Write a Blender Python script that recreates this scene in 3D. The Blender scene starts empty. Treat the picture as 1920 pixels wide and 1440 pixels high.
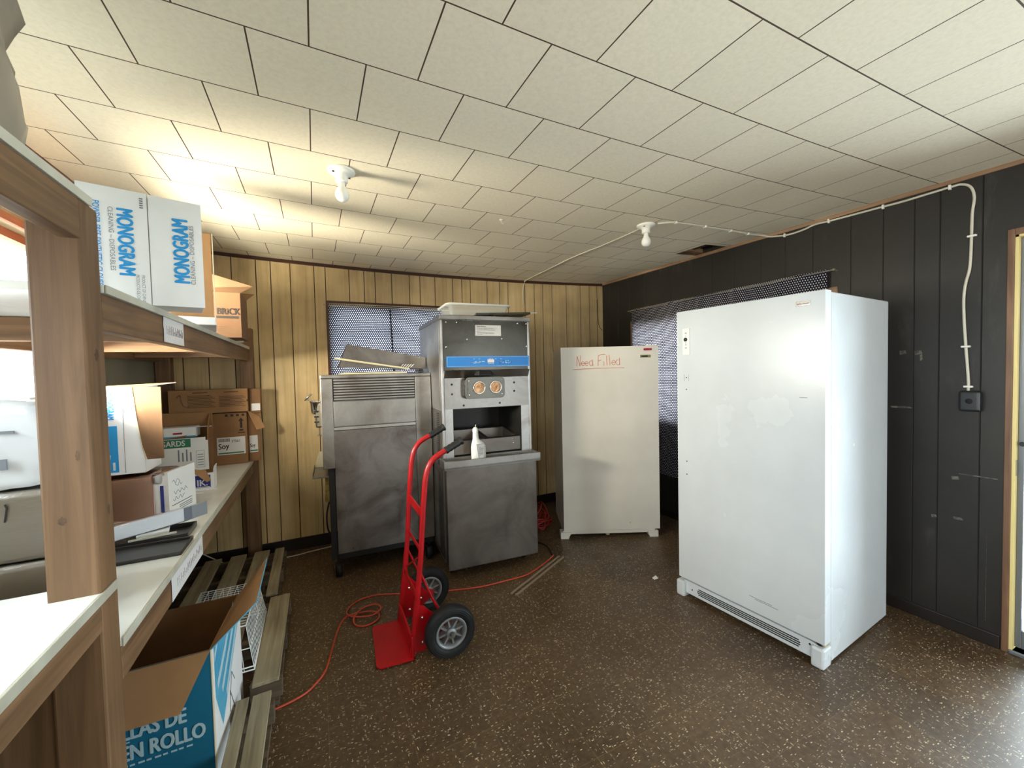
import bpy, bmesh, math, random
from mathutils import Vector, Matrix
random.seed(7)
C = bpy.context.scene.collection
SC = bpy.context.scene
PI = math.pi

# ---------------------------------------------------------------- camera
CAMZ = 1.48
def _cam():
    yaw, pitch, roll = .4515, -.0329, -.0233
    cy, sy, cp, sp, cr, sr = math.cos(yaw), math.sin(yaw), math.cos(pitch), math.sin(pitch), math.cos(roll), math.sin(roll)
    f = Vector((sy*cp, cy*cp, sp)); r0 = Vector((cy, -sy, 0)); u0 = r0.cross(f)
    r = cr*r0 + sr*u0; u = -sr*r0 + cr*u0
    cd = bpy.data.cameras.new('camera'); cd.sensor_width = 36; cd.lens = 761.0/1920*36; cd.clip_start = .02; cd.clip_end = 200
    o = bpy.data.objects.new('camera', cd); C.objects.link(o)
    m = Matrix((r, u, -f)).transposed().to_4x4(); m.translation = (0, 0, CAMZ)
    o.matrix_world = m; SC.camera = o
_cam()

# ---------------------------------------------------------------- world, light, exposure
SC.view_settings.view_transform = 'Standard'; SC.view_settings.look = 'None'
SC.view_settings.gamma = 1; SC.view_settings.use_curve_mapping = False
SC.view_settings.exposure = 0.66
SC.cycles.use_denoising = True
SC.cycles.max_bounces = 10; SC.cycles.diffuse_bounces = 6; SC.cycles.glossy_bounces = 5
SC.cycles.transparent_max_bounces = 12; SC.cycles.sample_clamp_indirect = 6.0
w = bpy.data.worlds.new('sky'); SC.world = w; w.use_nodes = True
bg = w.node_tree.nodes['Background']; bg.inputs['Color'].default_value = (.80, .93, 1.0, 1); bg.inputs['Strength'].default_value = 5.1

def area(name, loc, rot, sx, sy, power, col, portal=False, spread=180):
    l = bpy.data.lights.new(name, 'AREA'); l.shape = 'RECTANGLE'; l.size = sx; l.size_y = sy
    l.energy = power; l.color = col; l.spread = math.radians(spread)
    if portal: l.cycles.is_portal = True
    o = bpy.data.objects.new(name, l); C.objects.link(o); o.location = loc; o.rotation_euler = rot
    return o
XL, XR, YB, YF = -1.05, 3.10, 3.88, -2.4
# window and door openings: (u0, u1, z0, z1)
W1 = (.125, 1.23, 1.12, 2.105)      # back wall
W2 = (1.50, 3.37, .95, 1.95)      # right wall, top lowered to keep the curtain head unlit
D1 = (-.22, .722, .02, 2.085)      # right wall, doorway
W3 = (.55, 2.72, 1.36, 2.10)       # left wall
W4 = (1.95, 2.95, .40, 1.95)       # front wall, unseen; opening added to let light in
W5 = (-2.1, -.35, .85, 2.10)       # left wall, unseen; opening placed to light the near freezer
# sky portals in the openings (they add no light of their own, they guide sampling)
area('portal_back', ((W1[0]+W1[1])/2, YB+.14, (W1[2]+W1[3])/2), (-PI/2, 0, 0), 1.2, 1.1, 1, (1,1,1), True)
area('portal_right', (XR+.14, (W2[0]+W2[1])/2, (W2[2]+W2[3])/2), (0, PI/2, 0), 1.3, 2.0, 1, (1,1,1), True)
area('portal_door', (XR+.14, (D1[0]+D1[1])/2, (D1[2]+D1[3])/2), (0, PI/2, 0), 2.2, 1.0, 1, (1,1,1), True)
area('portal_left', (XL-.14, (W3[0]+W3[1])/2, (W3[2]+W3[3])/2), (0, -PI/2, 0), .9, 2.3, 1, (1,1,1), True)
area('portal_left_rear', (XL-.14, (W5[0]+W5[1])/2, (W5[2]+W5[3])/2), (0, -PI/2, 0), 1.4, 1.9, 1, (1,1,1), True)
area('portal_front', ((W4[0]+W4[1])/2, YF-.14, (W4[2]+W4[3])/2), (PI/2, 0, 0), 1.4, 1.9, 1, (1,1,1), True)
# area lamps added outside the openings, standing in for daylight to brighten the room
area('daylight_fill_left', (XL-.60, 2.25, 1.62), (0, math.radians(-90), math.radians(30)), .46, .85, 98, (1, .91, .73), spread=105)  # added warm lamp, angled to brighten the back wall and deep ceiling
area('daylight_fill_left_low', (XL-.20, 1.50, 1.66), (0, math.radians(-55), 0), .5, 1.6, 15, (.90, .97, 1), spread=130)  # added lamp tilted down to brighten the shelves
area('daylight_fill_left_rear', (XL-.16, (W5[0]+W5[1])/2, 1.48), (0, math.radians(-100), math.radians(25)), 1.2, 1.6, 46, (.96, .97, 1), spread=140)  # added lamp behind the camera, brightens the freezer front
area('daylight_fill_front', ((W4[0]+W4[1])/2, YF-.16, 1.3), (math.radians(102), 0, 0), 1.1, 1.6, 14, (.97, .98, 1), spread=150)  # added weak fill lamp behind the camera
area('daylight_fill_door', (XR+.30, .25, 1.0), (0, math.radians(92), 0), 1.8, .85, 52, (.80, .93, 1))
area('daylight_fill_right', (XR+.30, 2.43, 1.45), (0, math.radians(94), 0), .95, 1.8, 18, (1, .98, .94))  # added lamp backlighting the right-hand curtain

# ---------------------------------------------------------------- materials
def s(r, g, b):
    f = lambda v: (v/255/12.92) if v/255 <= .04045 else ((v/255+.055)/1.055)**2.4
    return (f(r), f(g), f(b), 1)
def newmat(name):
    m = bpy.data.materials.new(name); m.use_nodes = True
    nt = m.node_tree; return m, nt, nt.nodes['Principled BSDF']
def N(nt, typ, **kw):
    n = nt.nodes.new(typ)
    for k, v in kw.items():
        if k.startswith('i_'):
            n.inputs[k[2:].replace('_', ' ')].default_value = v
        else: setattr(n, k, v)
    return n
def coords(nt, scale=(1,1,1), rot=(0,0,0), loc=(0,0,0), out='Object'):
    t = N(nt, 'ShaderNodeTexCoord'); mp = N(nt, 'ShaderNodeMapping')
    mp.inputs['Scale'].default_value = scale; mp.inputs['Rotation'].default_value = rot; mp.inputs['Location'].default_value = loc
    nt.links.new(t.outputs[out], mp.inputs[0]); return mp.outputs[0]
def ramp(nt, fac, stops):
    r = N(nt, 'ShaderNodeValToRGB'); e = r.color_ramp.elements
    while len(e) < len(stops): e.new(.5)
    for k, (p, c) in enumerate(stops):
        e[k].position = p; e[k].color = c if len(c) == 4 else (*c, 1)
    nt.links.new(fac, r.inputs[0]); return r.outputs[0]
def nz(nt, vec, scale, detail=4, rough=.55, dist=0):
    n = N(nt, 'ShaderNodeTexNoise', i_Scale=scale, i_Detail=detail, i_Roughness=rough, i_Distortion=dist)
    nt.links.new(vec, n.inputs['Vector']); return n.outputs['Fac']
def mix(nt, fac, a, b, mode='MIX'):
    m = N(nt, 'ShaderNodeMix', data_type='RGBA', blend_type=mode)
    for sock, v in ((m.inputs[0], fac), (m.inputs[6], a), (m.inputs[7], b)):
        if hasattr(v, 'links') or hasattr(v, 'is_linked'): nt.links.new(v, sock)
        else: sock.default_value = v
    return m.outputs[2]
def math_(nt, op, a, b=None, c=None):
    m = N(nt, 'ShaderNodeMath', operation=op)
    for k, v in enumerate((a, b, c)):
        if v is None: continue
        if hasattr(v, 'is_linked'): nt.links.new(v, m.inputs[k])
        else: m.inputs[k].default_value = v
    return m.outputs[0]
def bump(nt, bs, h, strength, dist=.002):
    b = N(nt, 'ShaderNodeBump'); b.inputs['Strength'].default_value = strength; b.inputs['Distance'].default_value = dist
    nt.links.new(h, b.inputs['Height']); nt.links.new(b.outputs[0], bs.inputs['Normal'])
def mat(name, col, rough=.5, metal=0., col2=None, vs=6., stretch=(1,1,1), lo=.35, hi=.7, bmp=0., bs=80., rvar=0., spec=.5):
    m, nt, b = newmat(name)
    b.inputs['Roughness'].default_value = rough; b.inputs['Metallic'].default_value = metal
    b.inputs['Specular IOR Level'].default_value = spec
    b.inputs['Base Color'].default_value = col
    v = coords(nt, stretch)
    if col2:
        f = nz(nt, v, vs); nt.links.new(ramp(nt, f, [(lo, col), (hi, col2)]), b.inputs['Base Color'])
    if rvar:
        f = nz(nt, v, vs*.7, 6); r = N(nt, 'ShaderNodeMapRange', i_From_Min=.3, i_From_Max=.7, i_To_Min=max(rough-rvar, .05), i_To_Max=rough+rvar)
        nt.links.new(f, r.inputs[0]); nt.links.new(r.outputs[0], b.inputs['Roughness'])
    if bmp: bump(nt, b, nz(nt, v, bs, 3), bmp)
    return m
def wood(name, axis, c1, c2, c3, knots=True, rough=.6, sc=1.):
    m, nt, b = newmat(name); st = [16*sc, 16*sc, 16*sc]; st[axis] = .7*sc
    v = coords(nt, st); f = nz(nt, v, 2.2, 5, .6, .8)
    col = ramp(nt, f, [(.28, c1), (.5, c2), (.72, c3)])
    if knots:
        st2 = [7., 7., 7.]; st2[axis] = 3.0
        vo = N(nt, 'ShaderNodeTexVoronoi', i_Scale=1.0, i_Randomness=1.0); nt.links.new(coords(nt, st2), vo.inputs['Vector'])
        k = ramp(nt, vo.outputs['Distance'], [(.03, (.8,.8,.8,1)), (.10, (0,0,0,1))])
        col = mix(nt, k, col, (c1[0]*.3, c1[1]*.28, c1[2]*.28, 1))
    dirt = ramp(nt, nz(nt, coords(nt), 2.5, 3), [(.35, (.72,.70,.68,1)), (.65, (1,1,1,1))])
    col = mix(nt, 1.0, col, dirt, 'MULTIPLY')
    nt.links.new(col, b.inputs['Base Color']); b.inputs['Roughness'].default_value = rough
    bump(nt, b, f, .25, .0015); return m

M = {}
wc = (s(99,72,47), s(123,93,64), s(142,109,77))
for i, a in enumerate('xyz'): M['wood_'+a] = wood('pine_lumber_'+a, i, *wc)
M['pallet_y'] = wood('pallet_slat', 1, s(128,116,92), s(162,150,122), s(182,170,142), False, .8)
M['pallet_x'] = wood('pallet_stringer', 0, s(70,58,44), s(100,86,66), s(120,104,84), False, .8)
M['trim_brown'] = wood('brown_trim', 0, s(52,26,16), s(72,36,22), s(84,46,30), False, .45)
M['trim_red'] = wood('reddish_trim', 1, s(86,48,34), s(112,66,48), s(128,80,60), False, .5)
M['trim_tan'] = wood('tan_trim', 1, s(120,92,66), s(150,118,88), s(166,134,104), False, .5)
M['casing'] = wood('door_casing', 2, s(96,66,46), s(128,94,68), s(146,110,84), False, .5)
M['jamb'] = mat('yellow_lit_jamb', s(226,208,140), .5)  # yellow of the outdoor light put into the jamb colour
M['tan_panel'] = wood('tan_wall_panel', 2, s(190,164,116), s(210,184,134), s(220,196,150), False, .5, .7)
M['tan_groove'] = mat('panel_groove', s(72,54,30), .7)
def _dark():
    m, nt, b = newmat('dark_wall_panel'); v = coords(nt)
    f = nz(nt, v, 3, 6); c = ramp(nt, f, [(.3, s(29,26,22)), (.7, s(39,35,30))])
    sc = ramp(nt, nz(nt, coords(nt, (1, 3, .8)), 2.2, 5, .7), [(.60, (0,0,0,1)), (.80, (.30,.30,.30,1))])
    c = mix(nt, sc, c, s(98,96,90)); nt.links.new(c, b.inputs['Base Color'])
    b.inputs['Roughness'].default_value = .5; bump(nt, b, nz(nt, coords(nt, (30,30,2)), 3, 3), .15); return m
M['dark_panel'] = _dark()
M['dark_groove'] = mat('dark_groove', s(20,18,16), .7)
M['grey_wall'] = mat('grey_green_wall', s(120,116,98), .6, 0, s(106,102,86), 3)
M['chip'] = mat('bare_plaster_chip', s(112,108,98), .8, 0, s(70,66,60), 40, lo=.4, hi=.6)
M['baseboard'] = mat('black_baseboard', s(30,24,20), .45)

def _floor():
    m, nt, b = newmat('brown_vinyl_tile'); v = coords(nt)
    br = N(nt, 'ShaderNodeTexBrick', offset=0.0, offset_frequency=2, squash=1.0)
    for k, val in (('Scale', 1.0), ('Mortar Size', .0016), ('Mortar Smooth', .3), ('Brick Width', .305), ('Row Height', .305), ('Bias', 0.0)): br.inputs[k].default_value = val
    br.inputs['Color1'].default_value = s(88,68,46); br.inputs['Color2'].default_value = s(78,60,41); br.inputs['Mortar'].default_value = s(104,86,62)
    nt.links.new(v, br.inputs['Vector'])
    big = ramp(nt, nz(nt, v, 1.3, 5), [(.3, (.72,.72,.70,1)), (.7, (1.15,1.13,1.10,1))])
    c = mix(nt, 1.0, br.outputs['Color'], big, 'MULTIPLY')
    fine = ramp(nt, nz(nt, v, 45, 4, .6), [(.35, (.70,.70,.70,1)), (.65, (1.2,1.2,1.2,1))])
    c = mix(nt, 1.0, c, fine, 'MULTIPLY')
    for k, (rot, sx, sy, r, th) in enumerate(((.5, 150, 38, .25, .74), (-.75, 36, 140, .25, .76), (1.35, 130, 34, .24, .78), (2.2, 55, 170, .27, .72), (.1, 48, 130, .30, .80))):
        vo = N(nt, 'ShaderNodeTexVoronoi', i_Scale=1.0, i_Randomness=1.0)
        nt.links.new(coords(nt, (sx, sy, 1), (0, 0, rot), (k*3.1, k*5.7, 0)), vo.inputs['Vector'])
        sep = N(nt, 'ShaderNodeSeparateColor'); nt.links.new(vo.outputs['Color'], sep.inputs[0])
        pick = math_(nt, 'GREATER_THAN', sep.outputs[0], th)
        near = ramp(nt, vo.outputs['Distance'], [(r*.7, (1,1,1,1)), (r, (0,0,0,1))])
        fac = math_(nt, 'MULTIPLY', pick, near); fac = math_(nt, 'MULTIPLY', fac, sep.outputs[1])
        c = mix(nt, fac, c, s(206,190,156))
    for rot, sc_ in ((.4, (9, 150, 1)), (-1.0, (9, 170, 1))):
        st = ramp(nt, nz(nt, coords(nt, sc_, (0,0,rot)), 1.0, 3, .6), [(.63, (0,0,0,1)), (.78, (.35,.35,.35,1))]); c = mix(nt, st, c, s(150,132,104))
    nt.links.new(c, b.inputs['Base Color'])
    rr = ramp(nt, nz(nt, v, 2.5, 6), [(.3, (.30,.30,.30,1)), (.7, (.55,.55,.55,1))]); nt.links.new(rr, b.inputs['Roughness'])
    bump(nt, b, nz(nt, v, 30, 4), .12); return m
M['floor'] = _floor()

def _ceil():
    m, nt, b = newmat('white_ceiling_tile')
    x0 = (-.1495+.1685)*.91; y0 = 1.4257*.91
    v = coords(nt, (1,1,1), (0,0,0), (-x0, -y0, 0))
    br = N(nt, 'ShaderNodeTexBrick', offset=.5, offset_frequency=2, squash=1.0)
    for k, val in (('Scale', 1.0), ('Mortar Size', .0024), ('Mortar Smooth', .15), ('Brick Width', .1685*.91*2), ('Row Height', .3349*.91), ('Bias', 0.0)): br.inputs[k].default_value = val
    br.inputs['Color1'].default_value = s(232,222,198); br.inputs['Color2'].default_value = s(227,217,193); br.inputs['Mortar'].default_value = s(72,50,34)  # cream tint puts the warm window light into the tiles
    nt.links.new(v, br.inputs['Vector'])
    sp = ramp(nt, nz(nt, v, 70, 5, .7), [(.3, (.90,.90,.89,1)), (.6, (1,1,1,1))])
    c = mix(nt, 1.0, br.outputs['Color'], sp, 'MULTIPLY'); nt.links.new(c, b.inputs['Base Color'])
    b.inputs['Roughness'].default_value = .8
    h = math_(nt, 'SUBTRACT', math_(nt, 'MULTIPLY', nz(nt, v, 55, 5, .7), .35), br.outputs['Fac']); bump(nt, b, h, .35, .003); return m
M['ceiling'] = _ceil()

def steel(name, col, rough, axis=0, rvar=.1, smudge=None):
    m, nt, b = newmat(name); st = [60, 60, 60]; st[axis] = 1.2
    b.inputs['Metallic'].default_value = 1.0
    v = coords(nt); f = nz(nt, coords(nt, st), 3, 3)
    sm = nz(nt, v, 3.2, 6, .65, .6)
    r = N(nt, 'ShaderNodeMapRange', i_From_Min=.3, i_From_Max=.7, i_To_Min=rough-rvar, i_To_Max=rough+rvar)
    nt.links.new(sm, r.inputs[0]); nt.links.new(r.outputs[0], b.inputs['Roughness'])
    d = smudge or (col[0]*.62, col[1]*.58, col[2]*.55, 1)
    nt.links.new(ramp(nt, sm, [(.32, d), (.62, col)]), b.inputs['Base Color'])
    bump(nt, b, f, .04, .001); return m
M['steel'] = steel('brushed_steel', (.37,.36,.345,1), .40)
M['steel_v'] = steel('brushed_steel_upright', (.50,.50,.49,1), .38, 2)
M['steel_dull'] = steel('dull_steel', (.215,.195,.175,1), .42, 2, .08, (.13,.11,.096,1))  # dark floor's reflection put into the steel tone
M['steel_dark'] = steel('dark_polished_steel', (.095,.092,.08,1), .30, 0, .05)
M['steel_grease_brown'] = steel('greasy_steel_floor_tint', (.27,.255,.24,1), .45, 0, .12, (.12,.10,.088,1))  # smudged steel, with the floor's brown reflection put into its tone
M['cavity_shade'] = mat('cavity_shade_sheet', s(44,42,38), .45, .3, s(28,26,24), 5)  # dark sheets stand in for the shade inside the steel cavity
M['rod'] = mat('dull_metal_rod', s(150,134,116), .4, .3)
M['knot'] = mat('wood_knot', s(70,50,36), .7, 0, s(104,78,56), 60)
M['bag_brown'] = mat('darkened_plastic_bag', s(150,140,124), .45, 0, s(132,122,108), 3, bmp=.25, bs=14)  # beige darkened to offset the bright window light beside it
M['navy_hem'] = mat('navy_hem', s(30,27,44), .9)
M['chrome'] = mat('chrome', (.72,.71,.69,1), .14, 1.)
M['galv'] = mat('beige_sheet_metal', s(186,176,146), .45, .3)
M['enamel'] = mat('white_enamel', s(206,212,215), .24, 0, s(199,205,208), 3, bmp=.22, bs=48, rvar=.06)
M['enamel_warm'] = mat('warm_white_enamel', s(216,212,202), .3, 0, s(206,202,192), 3, bmp=.08, bs=60)  # slightly warmer white than the near freezer's enamel
M['gasket'] = mat('grey_gasket', s(120,126,132), .6)
M['white_plastic'] = mat('white_plastic', s(226,228,224), .35)
M['black_plastic'] = mat('black_plastic', s(24,24,26), .4)
M['black_hole'] = mat('dark_slot', s(14,13,12), .8)
M['rubber'] = mat('black_rubber', s(16,16,17), .6, 0, s(30,30,31), 9, spec=.3)
M['red_paint'] = mat('red_paint', s(172,8,18), .33, 0, s(152,6,14), 7, bmp=.03)
M['cast_grey'] = mat('grey_cast_wheel', s(128,130,132), .42, .4)
M['cord'] = mat('orange_red_cord', s(186,70,46), .5)
M['cord_red'] = mat('red_cord', s(150,30,26), .5)
M['cable'] = mat('white_cable', s(204,198,180), .5)
M['porcelain'] = mat('porcelain', s(232,230,220), .3)
M['bulb'] = mat('frosted_bulb', s(236,234,226), .25)
M['card'] = mat('brown_cardboard', s(164,124,82), .8, 0, s(148,110,72), 5, bmp=.1, bs=25)
M['card_dark'] = mat('kraft_cardboard', s(140,102,66), .8, 0, s(124,90,58), 5, bmp=.1, bs=25)
M['card_shaded'] = mat('shaded_kraft_cardboard', s(116,84,54), .8, 0, s(102,72,46), 5, bmp=.1, bs=25)  # kraft darkened to put shade into the BRICK carton and torn flap
M['card_edge'] = mat('torn_cardboard', s(214,200,172), .9)
M['carton'] = mat('white_carton', s(232,232,230), .6, 0, s(222,222,220), 4, bmp=.06, bs=40)
M['blue_ink'] = mat('blue_ink', s(30,144,208), .6)
M['lilac_ink'] = mat('faded_marker', s(150,134,140), .7)
M['grey_ink'] = mat('grey_ink', s(120,124,130), .7)
M['black_ink'] = mat('black_ink', s(34,28,24), .7)
M['brown_ink'] = mat('brown_ink', s(84,60,40), .7)
M['green_ink'] = mat('green_ink', s(46,116,84), .6)
M['navy_ink'] = mat('navy_ink', s(34,44,122), .6)
M['teal'] = mat('teal_print', s(16,108,140), .6, 0, s(14,98,128), 4)
M['teal_light'] = mat('light_teal_print', s(60,150,186), .6, 0, s(90,168,198), 12)
M['pale_ink'] = mat('pale_print', s(176,204,212), .7)
M['red_ink'] = mat('red_marker', s(196,92,64), .7)
M['red_badge'] = mat('red_badge', s(150,26,50), .4)
M['brass'] = mat('brass_badge', s(150,146,110), .35, .5)
M['laminate'] = mat('white_laminate', s(238,240,234), .2, 0, s(226,228,220), 4, rvar=.08, lo=.4, hi=.75)
M['lam_edge'] = mat('laminate_edge', s(196,194,178), .5, 0, s(176,172,154), 9)
M['paper'] = mat('white_paper', s(214,212,210), .8)
M['bag'] = mat('beige_plastic_bag', s(200,190,172), .4, 0, s(190,182,164), 3, bmp=.25, bs=14)
M['bag_white'] = mat('white_plastic_bag', s(222,224,226), .35, 0, s(204,206,208), 4, bmp=.4, bs=18)
M['pink_card'] = mat('pinkish_board', s(228,186,158), .6, 0, s(234,200,176), 3)
M['navy_fabric'] = None
M['tray_black'] = mat('black_tray', s(40,38,38), .3, 0, s(64,60,56), 4)
M['control_blue'] = mat('blue_control_strip', s(4,112,190), .35)
M['cream'] = mat('dried_cream', s(214,176,138), .7, 0, s(168,120,84), 22, bmp=.5, bs=35)
M['foam'] = mat('yellow_foam', s(176,150,84), .9, 0, s(120,96,50), 30, bmp=.8, bs=60)
M['aluminium'] = mat('storm_door_aluminium', s(120,124,130), .4, .5)
M['concrete'] = mat('outside_concrete', s(206,200,190), .9, 0, s(186,180,170), 2)
M['hedge'] = mat('hedge_leaves', s(96,132,96), .8, 0, s(60,96,64), 6)
M['ceil_void'] = mat('raw_wood_void', s(92,60,38), .8, 0, s(60,38,24), 6)

def _film(name, tint, gloss, fac, bscale=0):
    m, nt, b = newmat(name); out = nt.nodes['Material Output']; nt.nodes.remove(b)
    t = N(nt, 'ShaderNodeBsdfTransparent'); t.inputs[0].default_value = tint
    g = N(nt, 'ShaderNodeBsdfGlossy'); g.inputs['Roughness'].default_value = gloss
    fr = N(nt, 'ShaderNodeFresnel', i_IOR=1.45); f = math_(nt, 'ADD', fr.outputs[0], fac)
    mx = N(nt, 'ShaderNodeMixShader'); nt.links.new(f, mx.inputs[0]); nt.links.new(t.outputs[0], mx.inputs[1]); nt.links.new(g.outputs[0], mx.inputs[2])
    if bscale:
        bp = N(nt, 'ShaderNodeBump', i_Strength=.6, i_Distance=.01); nt.links.new(nz(nt, coords(nt, (1,1,2.5)), bscale, 4), bp.inputs['Height'])
        nt.links.new(bp.outputs[0], g.inputs['Normal'])
    nt.links.new(mx.outputs[0], out.inputs[0]); return m
M['glass'] = _film('window_glass', (.95,.97,.97,1), .0, 0)
M['film'] = _film('clear_wrap', (.92,.92,.94,1), .12, .02, 9)
def _tub():
    m, nt, b = newmat('clear_plastic_tub'); b.inputs['Base Color'].default_value = s(222,226,222)
    b.inputs['Roughness'].default_value = .25; b.inputs['Alpha'].default_value = .34; return m
M['tub'] = _tub()

def _curtain():
    m, nt, b = newmat('navy_dotted_curtain'); out = nt.nodes['Material Output']; nt.nodes.remove(b)
    uv = N(nt, 'ShaderNodeUVMap').outputs[0]; p = .0185
    def grid(off):
        mp = N(nt, 'ShaderNodeMapping'); mp.inputs['Scale'].default_value = (1/p, 1/(p*1.732), 1); mp.inputs['Location'].default_value = (off, off, 0)
        nt.links.new(uv, mp.inputs[0])
        fr = N(nt, 'ShaderNodeVectorMath', operation='FRACTION'); nt.links.new(mp.outputs[0], fr.inputs[0])
        sb = N(nt, 'ShaderNodeVectorMath', operation='SUBTRACT'); nt.links.new(fr.outputs[0], sb.inputs[0]); sb.inputs[1].default_value = (.5,.5,0)
        ml = N(nt, 'ShaderNodeVectorMath', operation='MULTIPLY'); nt.links.new(sb.outputs[0], ml.inputs[0]); ml.inputs[1].default_value = (1,1.732,0)
        ln = N(nt, 'ShaderNodeVectorMath', operation='LENGTH'); nt.links.new(ml.outputs[0], ln.inputs[0]); return ln.outputs['Value']
    d = math_(nt, 'MINIMUM', grid(0), grid(.5))
    dot = ramp(nt, d, [(.27, (1,1,1,1)), (.31, (0,0,0,1))])
    df = N(nt, 'ShaderNodeBsdfDiffuse'); tr = N(nt, 'ShaderNodeBsdfTranslucent')
    nt.links.new(mix(nt, dot, s(26,24,40), s(206,204,206)), df.inputs[0])
    nt.links.new(mix(nt, dot, s(24,20,40), s(205,205,216)), tr.inputs[0])
    mx = N(nt, 'ShaderNodeMixShader', i_Fac=.5); nt.links.new(df.outputs[0], mx.inputs[1]); nt.links.new(tr.outputs[0], mx.inputs[2])
    nt.links.new(mx.outputs[0], out.inputs[0]); return m
M['curtain'] = _curtain()

# ---------------------------------------------------------------- mesh helpers
def smooth_path(pts, n=6):
    p = [Vector(q) for q in pts]; out = []
    for i in range(len(p)-1):
        a, b, c, d = p[max(i-1, 0)], p[i], p[i+1], p[min(i+2, len(p)-1)]
        for k in range(n):
            t = k/n
            out.append(.5*((2*b)+(c-a)*t+(2*a-5*b+4*c-d)*t*t+(3*b-a-3*c+d)*t*t*t))
    out.append(p[-1]); return out
_tc = {}
def text_geo(body, bold):
    k = (body, bold)
    if k not in _tc:
        cu = bpy.data.curves.new('tmp', 'FONT'); cu.body = body; cu.size = 1; cu.offset = bold; cu.resolution_u = 3
        o = bpy.data.objects.new('tmp', cu); C.objects.link(o)
        dg = bpy.context.evaluated_depsgraph_get(); me = bpy.data.meshes.new_from_object(o.evaluated_get(dg))
        _tc[k] = ([v.co.copy() for v in me.vertices], [tuple(p.vertices) for p in me.polygons])
        bpy.data.objects.remove(o); bpy.data.curves.remove(cu); bpy.data.meshes.remove(me)
    return _tc[k]
class MB:
    def __init__(self): self.v = []; self.f = []; self.m = []; self.s = []; self.mats = []; self.uv = None
    def mi(self, m):
        if m not in self.mats: self.mats.append(m)
        return self.mats.index(m)
    def add(self, vs, fs, m, smooth=False):
        b = len(self.v); self.v += [Vector(q) for q in vs]; k = self.mi(m)
        for f in fs: self.f.append([b+i for i in f]); self.m.append(k); self.s.append(smooth)
        return self
    def box(self, a, b, m, mtx=None):
        x0, y0, z0 = a; x1, y1, z1 = b
        vs = [Vector(q) for q in ((x0,y0,z0),(x1,y0,z0),(x1,y1,z0),(x0,y1,z0),(x0,y0,z1),(x1,y0,z1),(x1,y1,z1),(x0,y1,z1))]
        if mtx: vs = [mtx @ q for q in vs]
        return self.add(vs, [(0,3,2,1),(4,5,6,7),(0,1,5,4),(1,2,6,5),(2,3,7,6),(3,0,4,7)], m)
    def hexa(self, vs, m): return self.add(vs, [(0,3,2,1),(4,5,6,7),(0,1,5,4),(1,2,6,5),(2,3,7,6),(3,0,4,7)], m)
    def panel(self, p, t, m, m2=None):       # quad p0..p3 with thickness t along its normal; m2 for the far side
        p = [Vector(q) for q in p]; n = (p[1]-p[0]).cross(p[-1]-p[0]).normalized()*t; k = len(p)
        vs = p+[q-n for q in p]
        self.add(vs, [tuple(range(k))], m)
        self.add(vs, [tuple(reversed(range(k, 2*k)))], m2 or m)
        return self.add(vs, [(i, k+i, k+(i+1) % k, (i+1) % k) for i in range(k)], m2 or m)
    def quad(self, p, m): return self.add(p, [tuple(range(len(p)))], m)
    def prism(self, pts, d, m, smooth=False):
        pts = [Vector(q) for q in pts]; d = Vector(d); k = len(pts)
        self.add(pts+[q+d for q in pts], [tuple(reversed(range(k))), tuple(range(k, 2*k))], m)
        return self.add(pts+[q+d for q in pts], [(i, (i+1) % k, k+(i+1) % k, k+i) for i in range(k)], m, smooth)
    def tube(self, pts, r, m, n=8, cap=True):
        pts = [Vector(q) for q in pts]; rs = r if isinstance(r, (list, tuple)) else [r]*len(pts)
        vs = []; t0 = (pts[1]-pts[0]).normalized()
        up = Vector((0,0,1)) if abs(t0.z) < .9 else Vector((1,0,0)); a = t0.cross(up).normalized()
        for i, p in enumerate(pts):
            t = (pts[min(i+1, len(pts)-1)]-pts[max(i-1, 0)]); t = t.normalized() if t.length > 1e-9 else t0
            a = (a-t*a.dot(t)).normalized(); b = t.cross(a)
            vs += [p+rs[i]*(math.cos(2*PI*k/n)*a+math.sin(2*PI*k/n)*b) for k in range(n)]
        fs = [(i*n+k, i*n+(k+1) % n, (i+1)*n+(k+1) % n, (i+1)*n+k) for i in range(len(pts)-1) for k in range(n)]
        self.add(vs, fs, m, True)
        if cap: self.add(vs[:n], [tuple(reversed(range(n)))], m); self.add(vs[-n:], [tuple(range(n))], m)
        return self
    def lathe(self, prof, c, axis, m, n=24, sx=1, sy=1, smooth=True, a0=0, a1=2*PI):   # prof: (radius, height) along axis
        ax = Vector(axis).normalized(); up = Vector((0,0,1)) if abs(ax.z) < .9 else Vector((1,0,0))
        a = up.cross(ax).normalized(); b = ax.cross(a); c = Vector(c); vs = []
        full = abs(a1-a0-2*PI) < 1e-6; nn = n if full else n+1
        for r, h in prof:
            for k in range(nn):
                t = a0+(a1-a0)*k/n; vs.append(c+ax*h+a*r*math.cos(t)*sx+b*r*math.sin(t)*sy)
        fs = [(i*nn+k, i*nn+(k+1) % nn, (i+1)*nn+(k+1) % nn, (i+1)*nn+k) for i in range(len(prof)-1) for k in range(n)]
        return self.add(vs, fs, m, smooth)
    def disc(self, c, axis, r, m, n=16, h=.002): return self.lathe([(0,0),(r,0),(r,h),(0,h)], c, axis, m, n, smooth=False)
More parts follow.
